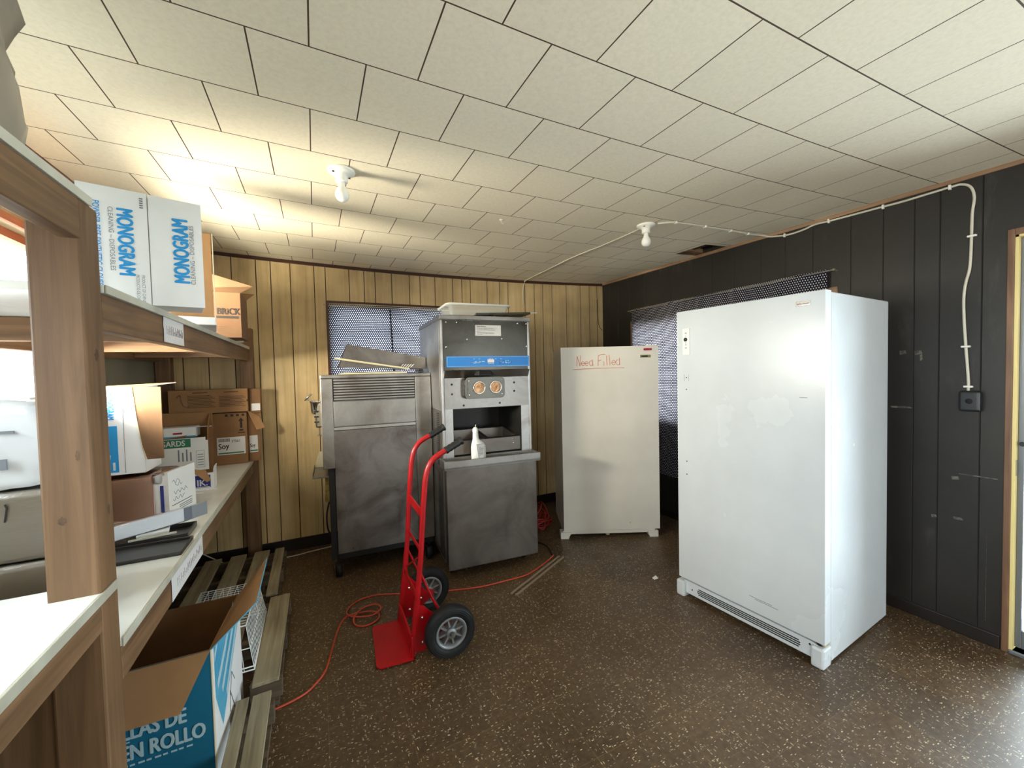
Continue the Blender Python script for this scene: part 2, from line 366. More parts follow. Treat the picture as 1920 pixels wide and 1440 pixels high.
    def text(self, body, o, ux, uy, size, m, bold=0., sx=1., center=False, lift=.0012):
        vs, fs = text_geo(body, 0); o, ux, uy = Vector(o), Vector(ux).normalized(), Vector(uy).normalized(); n = ux.cross(uy)
        w_ = max(q.x for q in vs) if center else 0
        for dx, dy in (((0,0),) if bold <= 0 else ((-1,0),(1,0),(0,-.6),(0,.6),(-.5,.5),(.5,-.5))):
            self.add([o+ux*((q.x-w_/2)*sx+dx*bold)*size+uy*(q.y+dy*bold)*size+n*lift for q in vs], fs, m); lift += .00012
        return self
    def build(self, name, parent=None, bevel=0., loc=None, world=False, seg=2):
        me = bpy.data.meshes.new(name)
        vs = self.v
        if world and parent is not None: vs = [q-parent.location for q in vs]
        if loc is not None: vs = [q-Vector(loc) for q in vs]
        me.from_pydata([tuple(q) for q in vs], [], self.f)
        for k in self.mats: me.materials.append(M[k])
        me.polygons.foreach_set('material_index', self.m); me.polygons.foreach_set('use_smooth', self.s)
        if self.uv:
            ul = me.uv_layers.new(name='UVMap')
            for lp in me.loops: ul.data[lp.index].uv = self.uv[lp.vertex_index]
        me.update(); o = bpy.data.objects.new(name, me); C.objects.link(o)
        if loc is not None: o.location = loc
        if parent is not None: o.parent = parent
        if bevel:
            b = o.modifiers.new('bevel', 'BEVEL'); b.width = bevel; b.segments = seg; b.limit_method = 'ANGLE'; b.angle_limit = math.radians(50); b.use_clamp_overlap = True
        return o
def tag(o, label=None, cat=None, group=None, kind=None):
    if label: o['label'] = label
    if cat: o['category'] = cat
    if group: o['group'] = group
    if kind: o['kind'] = kind
    return o
def thing(name, label, cat, loc=(0,0,0), rotz=0., group=None):
    o = bpy.data.objects.new(name, None); C.objects.link(o); o.empty_display_size = .1
    o.location = loc; o.rotation_euler = (0,0,rotz); return tag(o, label, cat, group)
def struct(o): o['kind'] = 'structure'; return o

# ---------------------------------------------------------------- the room shell
def wall(name, P, u_rng, z_rng, holes, grooves, m_face, m_gr, extra=None, T=.11):
    """P(u, z, w): point on the wall, w = distance behind the inner face"""
    mb = MB(); g = .0035
    us = sorted(set([u_rng[0], u_rng[1]]+[h[0] for h in holes]+[h[1] for h in holes]+[x+d for x in grooves for d in (-g, g)]))
    zs = sorted(set([z_rng[0], z_rng[1]]+[h[2] for h in holes]+[h[3] for h in holes]))
    isg = lambda a, b: any(abs((a+b)/2-x) < g*.9 for x in grooves)
    inh = lambda u, z: any(h[0] < u < h[1] and h[2] < z < h[3] for h in holes)
    for a, b in zip(us, us[1:]):
        for c, d in zip(zs, zs[1:]):
            if inh((a+b)/2, (c+d)/2): continue
            if isg(a, b):
                k = (a+b)/2
                mb.quad([P(a,c,0), P(k,c,.003), P(k,d,.003), P(a,d,0)], m_gr); mb.quad([P(k,c,.003), P(b,c,0), P(b,d,0), P(k,d,.003)], m_gr)
            else: mb.quad([P(a,c,0), P(b,c,0), P(b,d,0), P(a,d,0)], m_face)
            mb.quad([P(a,c,T), P(b,c,T), P(b,d,T), P(a,d,T)], m_face)
    for h in holes:
        for q in (((h[0],h[2]),(h[1],h[2])), ((h[1],h[2]),(h[1],h[3])), ((h[1],h[3]),(h[0],h[3])), ((h[0],h[3]),(h[0],h[2]))):
            (a, c), (b, d) = q; mb.quad([P(a,c,0), P(b,d,0), P(b,d,T), P(a,c,T)], m_face)
    for q in (((u_rng[0],z_rng[0]),(u_rng[0],z_rng[1])), ((u_rng[1],z_rng[0]),(u_rng[1],z_rng[1])), ((u_rng[0],z_rng[1]),(u_rng[1],z_rng[1]))):
        (a, c), (b, d) = q; mb.quad([P(a,c,0), P(b,d,0), P(b,d,T), P(a,c,T)], m_face)
    if extra: extra(mb)
    return struct(mb.build(name))
ZT = 2.56
gb = [-.9,-.74,-.567,-.401,-.298,-.156,.023,.111,.302,.427,.522,.669,.831,.931,1.076,1.254,1.35,1.439,1.62,1.762,1.859,2.06,2.175,2.28,2.4,2.588,2.78,2.908,3.018]
wall('wall_back', lambda u, z, w: (u, YB+w, z), (XL-.11, XR+.11), (0, ZT), [W1], gb, 'tan_panel', 'tan_groove')
gr = [-1.9,-1.6,-1.2,-.9,-.5,.831,.989,1.094,1.236,1.40,1.62,1.80,1.98,2.2,2.4,2.6,2.85,3.0,3.2,3.42,3.6,3.75]
def chips(mb):
    for (y, z, a, b) in ((1.14,1.533,.016,.014),(1.073,1.529,.018,.014),(1.147,1.212,.052,.006),(.918,.843,.016,.011),(.905,.625,.02,.008),(1.06,1.50,.006,.02),(1.0,.61,.012,.01)):
        mb.quad([(XR-.0015,y-a,z-b*.5),(XR-.0015,y-a*.7,z+b),(XR-.0015,y+a,z+b*.7),(XR-.0015,y+a*.8,z-b)], 'chip')
    mb.quad([(XR-.0015,.765,.868),(XR-.0015,.765,.874),(XR-.0015,.905,.872),(XR-.0015,.905,.868)], 'chip')
    mb.quad([(XR-.0015,.800,.12),(XR-.0015,.8014,.12),(XR-.0015,.8014,.55),(XR-.0015,.801,.62)], 'chip')
wall('wall_right', lambda u, z, w: (XR+w, u, z), (YF, YB), (0, ZT), [W2, D1], gr, 'dark_panel', 'dark_groove', chips)
wall('wall_left', lambda u, z, w: (XL-w, u, z), (YF, YB), (0, ZT), [W3, W5], [], 'grey_wall', 'tan_groove')
wall('wall_front', lambda u, z, w: (u, YF-w, z), (XL-.11, XR+.11), (0, ZT), [W4], [], 'tan_panel', 'tan_groove')
fl = MB(); fl.quad([(XL-.1,YF-.1,0),(XR+.11,YF-.1,0),(XR+.11,YB+.1,0),(XL-.1,YB+.1,0)], 'floor'); struct(fl.build('floor'))
og = MB(); og.quad([(-40,-40,-.14),(40,-40,-.14),(40,40,-.14),(-40,40,-.14)], 'concrete'); struct(og.build('ground_outside'))
def CZ(x, y):
    X, Y = x/.91, y/.91; return CAMZ+.91*(1+.0112*X*X-.0251*X+.0127*Y)
HX, HY = (2.83, 3.125), (2.25, 2.545)
def ceiling():
    mb = MB(); xs = sorted([XL-.06+(XR+.12-XL)*i/28 for i in range(29)]+list(HX)); ys = sorted([YF-.06+(YB+.12-YF)*i/24 for i in range(25)]+list(HY))
    for a, b in zip(xs, xs[1:]):
        for c, d in zip(ys, ys[1:]):
            if HX[0] < (a+b)/2 < HX[1] and HY[0] < (c+d)/2 < HY[1]: continue
            mb.add([(a,c,CZ(a,c)),(a,d,CZ(a,d)),(b,d,CZ(b,d)),(b,c,CZ(b,c))], [(0,1,2,3)], 'ceiling', True)
    o = struct(mb.build('ceiling'))
    mb = MB(); z0 = 2.44; z1 = 2.55
    (a, b), (c, d) = HX, HY
    for q in (((a,c),(b,c)),((b,c),(b,d)),((b,d),(a,d)),((a,d),(a,c))):
        mb.quad([(*q[0],CZ(*q[0])-.001),(*q[1],CZ(*q[1])-.001),(*q[1],z1),(*q[0],z1)], 'ceil_void')
    mb.quad([(a,c,z1),(b,c,z1),(b,d,z1),(a,d,z1)], 'ceil_void'); mb.box((a+.0,d-.05,2.475),(b,d-.012,2.51),'trim_tan')
    mb.box((a+.14,c,2.49),(a+.17,d,2.545),'ceil_void')
    mb.build('missing_tile_recess', o)
ceiling()
def strip(name, f, n, m, th=.012, hh=.024):       # a wood strip following the ceiling line; f(t) -> (x, y, inward dx, dy)
    mb = MB(); P = []
    for i in range(n+1):
        x, y, dx, dy = f(i/n); z = CZ(x, y); P.append([(x,y,z-hh),(x+dx*th,y+dy*th,z-hh),(x+dx*th,y+dy*th,z+.002),(x,y,z+.002)])
    for a, b in zip(P, P[1:]): mb.add(a+b, [(0,1,5,4),(1,2,6,5),(2,3,7,6),(3,0,4,7)], m)
    return struct(mb.build(name))
strip('trim_1', lambda t: (XL+(XR-XL)*t, YB, 0, -1), 24, 'trim_brown', .014, .026)
strip('trim_2', lambda t: (XR, YF+(YB-YF)*t, -1, 0), 24, 'trim_tan', .012, .022)
strip('trim_3', lambda t: (XL, YF+(YB-YF)*t, 1, 0), 24, 'trim_red', .012, .045)
mb = MB(); mb.box((XL,YB-.012,0),(XR,YB,.10),'baseboard'); struct(mb.build('baseboard_back', bevel=.004))
mb = MB(); mb.box((XR-.010,.75,0),(XR,YB-.012,.07),'baseboard'); struct(mb.build('baseboard_right', bevel=.004))

def window(name, P, h, m_tr, casing=.0, bars=()):
    """frame in the reveal with a glass pane; P(u, z, w)"""
    mb = MB(); t = .035
    def bar(u0, u1, z0, z1, w0, w1, m):
        q = [P(u0,z0,w0),P(u1,z0,w0),P(u1,z0,w1),P(u0,z0,w1),P(u0,z1,w0),P(u1,z1,w0),P(u1,z1,w1),P(u0,z1,w1)]; mb.hexa(q, m)
    u0, u1, z0, z1 = h
    for a in ((u0,u0+t,z0,z1),(u1-t,u1,z0,z1),(u0+t,u1-t,z0,z0+t),(u0+t,u1-t,z1-t,z1)): bar(*a, .045, .10, m_tr)
    for b in bars: bar(b-.012, b+.012, z0+t, z1-t, .05, .09, m_tr)
    if casing:
        c = casing
        for a in ((u0-c,u0,z0-c,z1+c),(u1,u1+c,z0-c,z1+c),(u0,u1,z1,z1+c),(u0,u1,z0-c,z0)): bar(*a, -.012, .0, m_tr)
    o = struct(mb.build(name))
    g = MB(); g.quad([P(u0+t,z0+t,.07),P(u1-t,z0+t,.07),P(u1-t,z1-t,.07),P(u0+t,z1-t,.07)], 'glass'); g.build('glass_pane', o)
    return o
PB = lambda u, z, w: (u, YB+w, z)
PR = lambda u, z, w: (XR+w, u, z)
PL = lambda u, z, w: (XL-w, u, z)
PF = lambda u, z, w: (u, YF-w, z)
window('window_1', PB, W1, 'trim_brown', .018, [.66])
window('window_2', PR, W2, 'trim_tan', .03, [2.43])
window('window_3', PL, W3, 'trim_red', .03, [1.6])
window('window_4', PF, W4, 'trim_tan', .03, [2.35])  # unseen window, added for the light it lets in
window('window_5', PL, W5, 'trim_red', .03, [-1.2])  # unseen window, placed to light the room from the left

def door():
    mb = MB(); y0, y1, z0, z1 = D1
    for a, b in (((XR-.008,y1,0),(XR+.0,y1+.024,z1+.03)), ((XR-.008,y0-.05,0),(XR,y0,z1+.03)), ((XR-.008,y0,z1),(XR,y1,z1+.03))): mb.box(a, b, 'casing')
    o = struct(mb.build('door_1', bevel=.003))
    mb = MB(); mb.box((XR-.002,y1-.012,0),(XR+.10,y1-.0005,z1),'jamb'); mb.box((XR-.002,y0+.0005,0),(XR+.10,y0+.012,z1),'jamb'); mb.box((XR-.002,y0,z1-.012),(XR+.10,y1,z1-.0005),'jamb'); mb.build('jamb', o)
    mb = MB(); mb.box((XR-.01,y0,0),(XR+.12,y1,.02),'aluminium'); mb.build('threshold', o, .004)
    mb = MB()
    for a, b in (((XR+.028,y1-.034,.03),(XR+.052,y1-.012,z1-.012)),((XR+.028,y0+.012,.03),(XR+.052,y0+.06,z1-.012)),((XR+.028,y0+.05,z1-.06),(XR+.052,y1-.034,z1-.012)),((XR+.028,y0+.05,.03),(XR+.052,y1-.034,.12))): mb.box(a, b, 'aluminium')
    sd = mb.build('storm_door', o, .003)
    g = MB(); g.quad([(XR+.04,y0+.06,.12),(XR+.04,y1-.034,.12),(XR+.04,y1-.034,z1-.06),(XR+.04,y0+.06,z1-.06)],'glass'); g.build('glass_pane', sd)
    g = MB(); g.box((XR+.004,y1-.015,.90),(XR+.022,y1-.011,.98),'brass'); g.build('strike_plate', o, .002)
    g = MB(); g.tube([(XR+.03,y1-.03,1.06),(XR+.015,y1-.03,1.06)],.012,'black_plastic'); g.build('latch', sd)
door()
hd = MB()
for k in range(260):
    c = Vector((-5.5-random.random()*1.2, -2+random.random()*9, .1+random.random()*2.0)); a = Vector((random.uniform(-1,1),random.uniform(-1,1),random.uniform(-1,1))).normalized()*.22; b = a.cross(Vector((random.random(),.3,random.random()))).normalized()*.18
    hd.quad([c-a, c+b, c+a, c-b], 'hedge')
tag(hd.build('hedge'), 'green hedge outside beyond the left window', 'hedge', kind='stuff')

# ---------------------------------------------------------------- curtains
def curtain(name, label, P, u0, u1, z0, z1, folds, depth, rod_label, rod_ext=.06, w0=-.022, seam=None, gap=None):
    mb = MB(); n = int((u1-u0)/.012); m = 10; uv = []; arc = 0; last = None
    for i in range(n+1):
        u = u0+(u1-u0)*i/n
        d = sum(a*math.sin(k*u+ph) for k, ph, a in folds)*depth
        if last is not None: arc += math.hypot(u-last[0], d-last[1])*1.06
        last = (u, d)
        for j in range(m+1):
            t = j/m; z = z1-(z1-z0)*t; mb.v.append(Vector(P(u, z, w0+d*(.35+.65*min(1, t*3))-.001*math.sin(9*t+u*5)))); uv.append((arc, z+.004*math.sin(u*7)))
    k = mb.mi('curtain')
    for i in range(n):
        for j in range(m):
            if gap and abs(u0+(u1-u0)*(i+.5)/n-gap) < .006 and 0 < j < 8: continue
            a = i*(m+1)+j; mb.f.append([a, a+1, a+m+2, a+m+1]); mb.m.append(k); mb.s.append(True)
    mb.uv = uv; o = mb.build(name); tag(o, label, 'curtain', 'navy dotted curtains')
    if seam:
        q = MB(); q.panel([P(seam[0]-.006,z1-.03,w0-.016),P(seam[0]+.006,z1-.03,w0-.016),P(seam[1]+.010,z0+.1,w0-.016),P(seam[1]-.004,z0+.1,w0-.016)],.003,'navy_hem'); q.build('hem', o)
    r = MB(); r.tube([P(u0-rod_ext, z1-.012, w0), P(u1+rod_ext, z1-.012, w0)], .006, 'chrome', 10)
    rt = r.build('curtain_rod'); tag(rt, rod_label, 'curtain rod', 'curtain rods')
    for u in (u0-rod_ext*.8, u1+rod_ext*.8):
        b = MB(); b.tube([P(u, z1-.012, w0-.008), P(u, z1-.012, -.0005)], .007, 'brass', 8); b.build('bracket', rt)
curtain('curtain', 'navy white-dotted curtain on the tan back wall, glowing with daylight', PB, W1[0]+.004, W1[1]-.004, W1[2]-.02, W1[3]-.006,
        [(14, .3, .5), (31, 1.2, .35), (63, .2, .12)], .010, 'thin metal rod along the top of the tan wall window', .045, -.012+.022, (.645,.672), 1.045)
curtain('curtain', 'navy white-dotted curtain on the dark wall behind the big freezer', PR, 1.515, 3.36, .42, 2.10,
        [(17, .2, .6), (39, 1.9, .5), (74, .7, .16)], .020, 'thin metal rod along the top of the dark wall window', .05, -.036)

# ---------------------------------------------------------------- freezers
def rot2(p, a): return (p[0]*math.cos(a)-p[1]*math.sin(a), p[0]*math.sin(a)+p[1]*math.cos(a))
def freezer(label, loc, rz, w, h, d, x0, em, zb, build_extra):
    t = thing('upright_freezer', label, 'freezer', loc, rz, 'upright freezers')
    mb = MB(); mb.box((x0+.004, .072, .012), (x0+w-.004, d, h-.004), em); mb.build('cabinet', t, .006)
    mb = MB(); mb.box((x0+.012, .056, zb+.01), (x0+w-.012, .074, h-.012), 'gasket'); mb.build('gasket', t)
    mb = MB(); mb.box((x0, 0, zb), (x0+w, .058, h), em); build_extra(mb, t)
    return t
def f1(mb, t):
    for x, z in ((.067,1.411),(.066,1.337),(.065,.882),(.064,.80)): mb.disc((x,-.0002,z),(0,-1,0),.004,'black_hole',10,.0008)
    for x in (.052,.082): mb.box((x-.001,-.0006,1.39),(x+.001,.001,1.43),'gasket')
    mb.box((.70,-.0006,1.313),(.735,.001,1.316),'grey_ink'); mb.box((.45,-.0006,.20),(.57,.001,.203),'grey_ink')
    mb.box((.48,-.0006,.192),(.60,.001,.195),'grey_ink')
    mb.build('door', t, .014, seg=3)
    mb = MB(); mb.box((.046,-.007,1.553),(.094,.002,1.716),'white_plastic')
    for z, a in ((1.688,.006),(1.669,.002),(1.628,.003),(1.616,.004),(1.596,.006)): mb.box((.070-a,-.0078,z-.003),(.070+a,-.006,z+.003),'grey_ink')
    c = mb.build('control_panel', t, .003)
    mb = MB(); mb.lathe([(0,0),(.0115,0),(.0115,.006),(.009,.009),(0,.009)],(.069,-.007,1.648),(0,-1,0),'black_plastic',20); mb.build('knob', c)
    mb = MB(); mb.box((.686,-.004,1.761),(.748,.001,1.786),'chrome'); mb.box((.690,-.005,1.770),(.744,-.003,1.774),'gasket'); mb.build('nameplate', t, .0015)
    mb = MB(); mb.box((.03,.010,.028),(.775,.04,.108),'enamel')
    for z in (.050,.061,.072,.083): mb.box((.121+abs(z-.0665)*.6,.0085,z-.0032),(.703-abs(z-.0665)*.6,.0105,z+.0032),'black_hole')
    mb.disc((.088,.0098,.062),(0,-1,0),.005,'black_hole',10); mb.disc((.742,.0098,.09),(0,-1,0),.005,'black_hole',10)
    mb.quad([(.705,.0092,.122),(.80,.0092,.126),(.80,.0092,.108),(.77,.0092,.104)],'gasket'); mb.quad([(.765,.0088,.118),(.79,.0088,.119),(.796,.0088,.106),(.775,.0088,.104)],'black_hole')
    mb.build('base_grille', t, .004)
    for x in (-.014,.752):
        mb = MB(); mb.box((x,-.012,0),(x+.058,.07,.100),'enamel'); mb.build('foot', t, .01)
    for x in (.03,.74): mb = MB(); mb.box((x,.60,0),(x+.05,.68,.03),'black_plastic'); mb.build('rear_foot', t)
    mb = MB(); mb.box((.758,.012,.103),(.806,.06,.124),'galv'); mb.build('hinge_plate', t, .002)
freezer('tall white upright freezer near the door with a round knob panel', (2.09,1.879,0), math.radians(-85.2), .809, 1.826, .775, 0, 'enamel', .122, f1)

def strokes(mb, segs, o, ux, uz, sc, r, m):      # marker handwriting: polylines in a (x, z) plane
    for pl in segs:
        P = [(o[0]+ux[0]*x*sc+uz[0]*y*sc, o[1]+ux[1]*x*sc+uz[1]*y*sc, o[2]+ux[2]*x*sc+uz[2]*y*sc) for x, y in pl]
        mb.tube(P, r, m, 5)
def arc(cx, cy, rx, ry, a0, a1, n=10): return [(cx+rx*math.cos(math.radians(a0+(a1-a0)*k/n)), cy+ry*math.sin(math.radians(a0+(a1-a0)*k/n))) for k in range(n+1)]
def e_(x, y, r): return [(x-r*.9,y)]+[(x+r*.9,y+.02)]+arc(x,y,r,r*1.15,10,320)
NEED = [[(0,0),(.05,1.0)],[(.04,1.0),(.32,0)],[(.32,0),(.38,1.05)], e_(.62,.24,.17), e_(.98,.24,.17), arc(1.42,.26,.18,.24,60,330)+[(1.58,.15)], [(1.56,.62),(1.62,0)],
        [(2.12,0),(2.16,1.0)],[(2.14,.98),(2.45,1.1),(2.85,1.12)],[(2.13,.46),(2.42,.54)],[(2.72,0),(2.7,.42)],[(3.02,.0),(2.98,.98)],[(3.32,0),(3.22,1.04)], e_(3.68,.26,.19), arc(4.1,.28,.2,.26,60,330)+[(4.24,.15)], [(4.26,.72),(4.28,0)]]
def f2(mb, t):
    strokes(mb, NEED, (.165,-.0002,1.505), (1,0,.002), (0,0,1), .0865, .0022, 'red_ink')
    mb.tube([(.128,-.0002,1.476),(.33,-.0002,1.483),(.575,-.0002,1.483)],.002,'red_ink',5)
    mb.box((.60,-.0006,.13),(.615,.001,.134),'grey_ink')
    mb.build('door', t, .010, seg=3)
    mb = MB(); mb.prism([(.741+.011+.0115*math.cos(a),-.005,1.637+.0095*math.sin(a)) for a in [PI/2+PI*k/8 for k in range(9)]]+[(.803+.0115*math.cos(a),-.005,1.637+.0095*math.sin(a)) for a in [-PI/2+PI*k/8 for k in range(9)]],(0,.006,0),'red_badge'); mb.build('red_badge', t)
    mb = MB(); mb.box((.712,-.003,1.566),(.804,.001,1.59),'brass'); mb.box((.722,-.004,1.572),(.778,-.002,1.583),'black_ink'); mb.build('nameplate', t, .001)
    mb = MB(); mb.box((.02,.014,.035),(.83,.04,.068),'enamel_warm'); mb.build('base_strip', t, .003)
    for x, s_ in ((0,1),(.76,-1)):
        mb = MB(); pr = [(0,0),(.07,0),(.075,.02),(.088,.04),(.093,.055),(0,.055)] if s_ > 0 else [(.02,0),(.093,0),(.093,.055),(0,.055),(.005,.04),(.016,.02)]
        mb.prism([(x+a,.0,b) for a, b in pr],(0,.09,0),'enamel_warm'); mb.build('foot', t, .004)
    for x in (.05,.76): mb = MB(); mb.box((x,.48,0),(x+.05,.56,.03),'black_plastic'); mb.build('rear_foot', t)
    mb = MB(); mb.box((.40,.02,.02),(.43,.05,.045),'galv'); mb.build('latch', t)
    mb = MB(); mb.box((.78,.01,1.667),(.86,.07,1.675),'enamel_warm'); mb.build('hinge_cover', t, .003)
freezer('white upright freezer in the back corner marked in red handwriting', (1.882,2.972,0), math.radians(-25.3), .84, 1.667, .64, .028, 'enamel_warm', .072, f2)

# ---------------------------------------------------------------- tall soft serve machine
def caster(parent, x, y, r, h, wheel_m='rubber', fork_m='galv', k=1.):
    mb = MB(); mb.tube([(x,y,h),(x,y,h-.02)],.012,fork_m); mb.box((x-.022,y-.018,r*1.9),(x+.022,y+.018,r*1.9+.006),fork_m)
    for d in (-.02*k,.017*k): mb.box((x+d,y-.016,r*.7),(x+d+.003,y+.022,r*1.95),fork_m)
    c = mb.build('caster', parent)
    mb = MB(); mb.lathe([(0,-.013*k),(r*.45,-.013*k),(r*.8,-.014*k),(r,-.009*k),(r,.009*k),(r*.8,.014*k),(r*.45,.013*k),(0,.013*k)],(x,y+.012,r),(1,0,0),wheel_m,24); mb.build('wheel', c)
def tall_machine():
    t = thing('soft_serve_machine', 'tall steel soft serve machine with blue control strip', 'ice cream machine', (.80,2.72,0), math.radians(-3.5))
    mb = MB(); W = .70; F = .10; Bk = .92
    for a, b in (((0,F,.10),(.08,Bk,1.875)),((.617,F,.10),(W,Bk,1.875)),((.08,F,1.213),(.617,Bk,1.875)),((.08,F,.10),(.617,Bk,.86)),((.08,.60,.86),(.617,Bk,1.213))): mb.box(a, b, 'steel_v')
    for a, b in (((.0805,F+.004,.861),(.083,.60,1.212)),((.614,F+.004,.861),(.6165,.60,1.212)),((.083,.594,.861),(.614,.599,1.212)),((.083,F+.004,1.208),(.614,.594,1.2125))): mb.box(a, b, 'cavity_shade')
    mb.build('cabinet', t)
    mb = MB(); mb.box((-.006,F-.012,1.855),(W+.006,Bk+.005,1.888),'steel'); mb.build('top_cap', t, .004)
    for x in (0, W-.022):
        mb = MB(); mb.box((x,F-.010,.86),(x+.022,F+.002,1.855),'steel_v'); mb.build('corner_post', t, .006)
    mb = MB(); mb.box((.022,F-.008,1.49),(W-.022,F+.001,1.853),'steel_dark'); up = mb.build('upper_panel', t, .002)  # stainless panel; its dark reflection is put into the colour
    for x, z in ((.045,1.835),(.125,1.835),(.60,1.838),(.675,1.838),(.045,1.66),(.672,1.665),(.20,1.715),(.47,1.72)):
        mb = MB(); mb.lathe([(0,.005),(.004,.0045),(.0075,.002),(.008,0)],(x,F-.008,z),(0,-1,0),'chrome',12); mb.build('bolt', up)
    mb = MB(); mb.box((.262,F-.0095,1.742),(.462,F-.008,1.820),'paper')
    mb.text('Taylor Machine:', (.272,F-.0096,1.806), (1,0,0), (0,0,1), .0115, 'black_ink', .02)
    for k, q in enumerate(('To start the machine, make sure', 'you hit the "AUTO" button to start', 'cycle.', 'Only "Mix Out" light should be lit', 'for normal.')):
        mb.text(q, (.272,F-.0096,1.793-.0112*k), (1,0,0), (0,0,1), .0098, 'grey_ink', .006)
    mb.build('instruction_label', up)
    mb = MB(); mb.box((.040,F-.0115,1.513),(.690,F-.007,1.592),'control_blue')
    for a, b in (((.046,1.518),(.684,1.5195)),((.046,1.5855),(.684,1.587)),((.046,1.518),(.0475,1.587)),((.6825,1.518),(.684,1.587))): mb.box((a[0],F-.0122,a[1]),(b[0],F-.011,b[1]),'pale_ink')
    x, z = .376, 1.545
    mb.quad([(x-.026,F-.0125,z),(x+.026,F-.0125,z),(x+.026,F-.0125,z+.030),(x+.0195,F-.0125,z+.018),(x+.013,F-.0125,z+.032),(x+.0065,F-.0125,z+.018),(x,F-.0125,z+.034),(x-.0065,F-.0125,z+.018),(x-.013,F-.0125,z+.032),(x-.0195,F-.0125,z+.018),(x-.026,F-.0125,z+.030)],'paper')
    mb.text('TAYLOR', (x,F-.0115,z-.0125), (1,0,0), (0,0,1), .0125, 'paper', .015, center=True)
    for k in range(26):
        g = random.random() < .6; xx = (.21+random.random()*.12) if g else (.44+random.random()*.10); zz = 1.536+random.random()*.018
        mb.box((xx,F-.0121,zz),(xx+.004+random.random()*.012,F-.0113,zz+.002+random.random()*.005), random.choice(['pale_ink','grey_ink','black_ink','pale_ink']))
    for k in range(4): mb.box((.24+.04*k+(.09 if k > 1 else 0),F-.0121,1.570),(.252+.04*k+(.09 if k > 1 else 0),F-.0113,1.573),'pale_ink')
    mb.build('control_strip', t)
    # sloped hood under the strip and the freezing door with two windows
    mb = MB(); mb.hexa([(.022,F-.006,1.435),(W-.022,F-.006,1.435),(W-.022,F+.001,1.435),(.022,F+.001,1.435),(.022,F-.04,1.49),(W-.022,F-.04,1.49),(W-.022,F+.001,1.49),(.022,F+.001,1.49)],'steel'); mb.build('drip_hood', t)
    mb = MB(); mb.box((.022,F-.007,1.213),(W-.022,F+.001,1.435),'steel')
    mb.build('mid_panel', t)
    for x, z in ((.075,1.39),(.075,1.32),(.56,1.39),(.56,1.325),(.16,1.235),(.44,1.24)):
        mb = MB(); mb.lathe([(0,.006),(.006,.005),(.008,0)],(x,F-.007,z),(0,-1,0),'black_plastic',12); mb.build('bolt', t)
    def rr(x0, x1, z0, z1, r, y, n=5):
        P = []
        for cx, cz, a in ((x1-r,z1-r,0),(x0+r,z1-r,90),(x0+r,z0+r,180),(x1-r,z0+r,270)):
            P += [(cx+r*math.cos(math.radians(a+90*k/n)), y, cz+r*math.sin(math.radians(a+90*k/n))) for k in range(n+1)]
        return P
    mb = MB(); mb.prism(rr(.158,.462,1.283,1.438,.03,F-.062),(0,.056,0),'steel_dark',True); dr = mb.build('freezing_door', t, .008)
    mb = MB(); mb.prism(rr(.178,.452,1.300,1.425,.016,F-.066),(0,.006,0),'steel_dark'); pl = mb.build('door_plate', dr)
    for x in (.262,.388):
        mb = MB(); mb.lathe([(.044,0),(.047,.004),(.043,.008),(.040,.004)],(x,F-.066,1.363),(0,-1,0),'chrome',28); mb.build('window_ring', dr)
        mb = MB(); n = 12; vs = []; rg = random.Random(int(x*1000))
        for i in range(7):
            for k in range(20):
                a = 2*PI*k/20; r = .041*i/6; vs.append((x+r*math.cos(a), F-.0672-.010*rg.random()*(1 if i < 6 else 0), 1.363+r*math.sin(a)))
        mb.add(vs, [(i*20+k,i*20+(k+1)%20,(i+1)*20+(k+1)%20,(i+1)*20+k) for i in range(6) for k in range(20)], 'cream', True); mb.build('cream_filled_window', dr)
    for x in (.19,.44):
        for z in (1.312,1.414):
            mb = MB(); mb.lathe([(0,.005),(.004,.005),(.006,0)],(x,F-.066,z),(0,-1,0),'chrome',10); mb.build('screw', dr)
    mb = MB(); mb.hexa([(.26,F-.07,1.452),(.37,F-.07,1.452),(.40,F-.02,1.452),(.24,F-.02,1.452),(.27,F-.05,1.485),(.36,F-.05,1.485),(.38,F-.01,1.485),(.26,F-.01,1.485)],'black_plastic'); mb.build('draw_bracket', t, .006)
    # syrup rail with two pans
    mb = MB(); x0, x1, y0, y1, z1 = .082, .615, F+.02, F+.40, .992; mb.box((x0,y0,.872),(x1,y0+.006,z1-.02),'steel_dull')
    px = ((.105,.335),(.365,.595)); yy = (y0+.035, y1-.05)
    zz = lambda y: z1-.02+(y-y0)*.10
    def Q(a,b,c,d): mb.quad([(a,c,zz(c)),(b,c,zz(c)),(b,d,zz(d)),(a,d,zz(d))],'steel')
    Q(x0,x1,y0,yy[0]); Q(x0,x1,yy[1],y1); Q(x0,px[0][0],*yy); Q(px[0][1],px[1][0],*yy); Q(px[1][1],x1,*yy)
    sr = mb.build('syrup_rail', t)
    for a, b in px:
        mb = MB(); c, d = yy; zb = .885; i = .02
        B = [(a+i,c+i,zb),(b-i,c+i,zb),(b-i,d-i,zb),(a+i,d-i,zb)]; T = [(a,c,zz(c)),(b,c,zz(c)),(b,d,zz(d)),(a,d,zz(d))]
        mb.add(B+T,[(0,1,2,3),(0,1,5,4),(1,2,6,5),(2,3,7,6),(3,0,4,7)],'steel_dull'); mb.build('syrup_pan', sr)
    for z in (.955,.925): mb = MB(); mb.lathe([(0,.006),(.006,.004),(.007,0)],(.555,y0,z),(0,-1,0),'chrome',10); mb.build('screw', sr)
    # tray shelf
    mb = MB(); mb.box((-.024,-.03,.803),(.712,.115,.82),'steel')
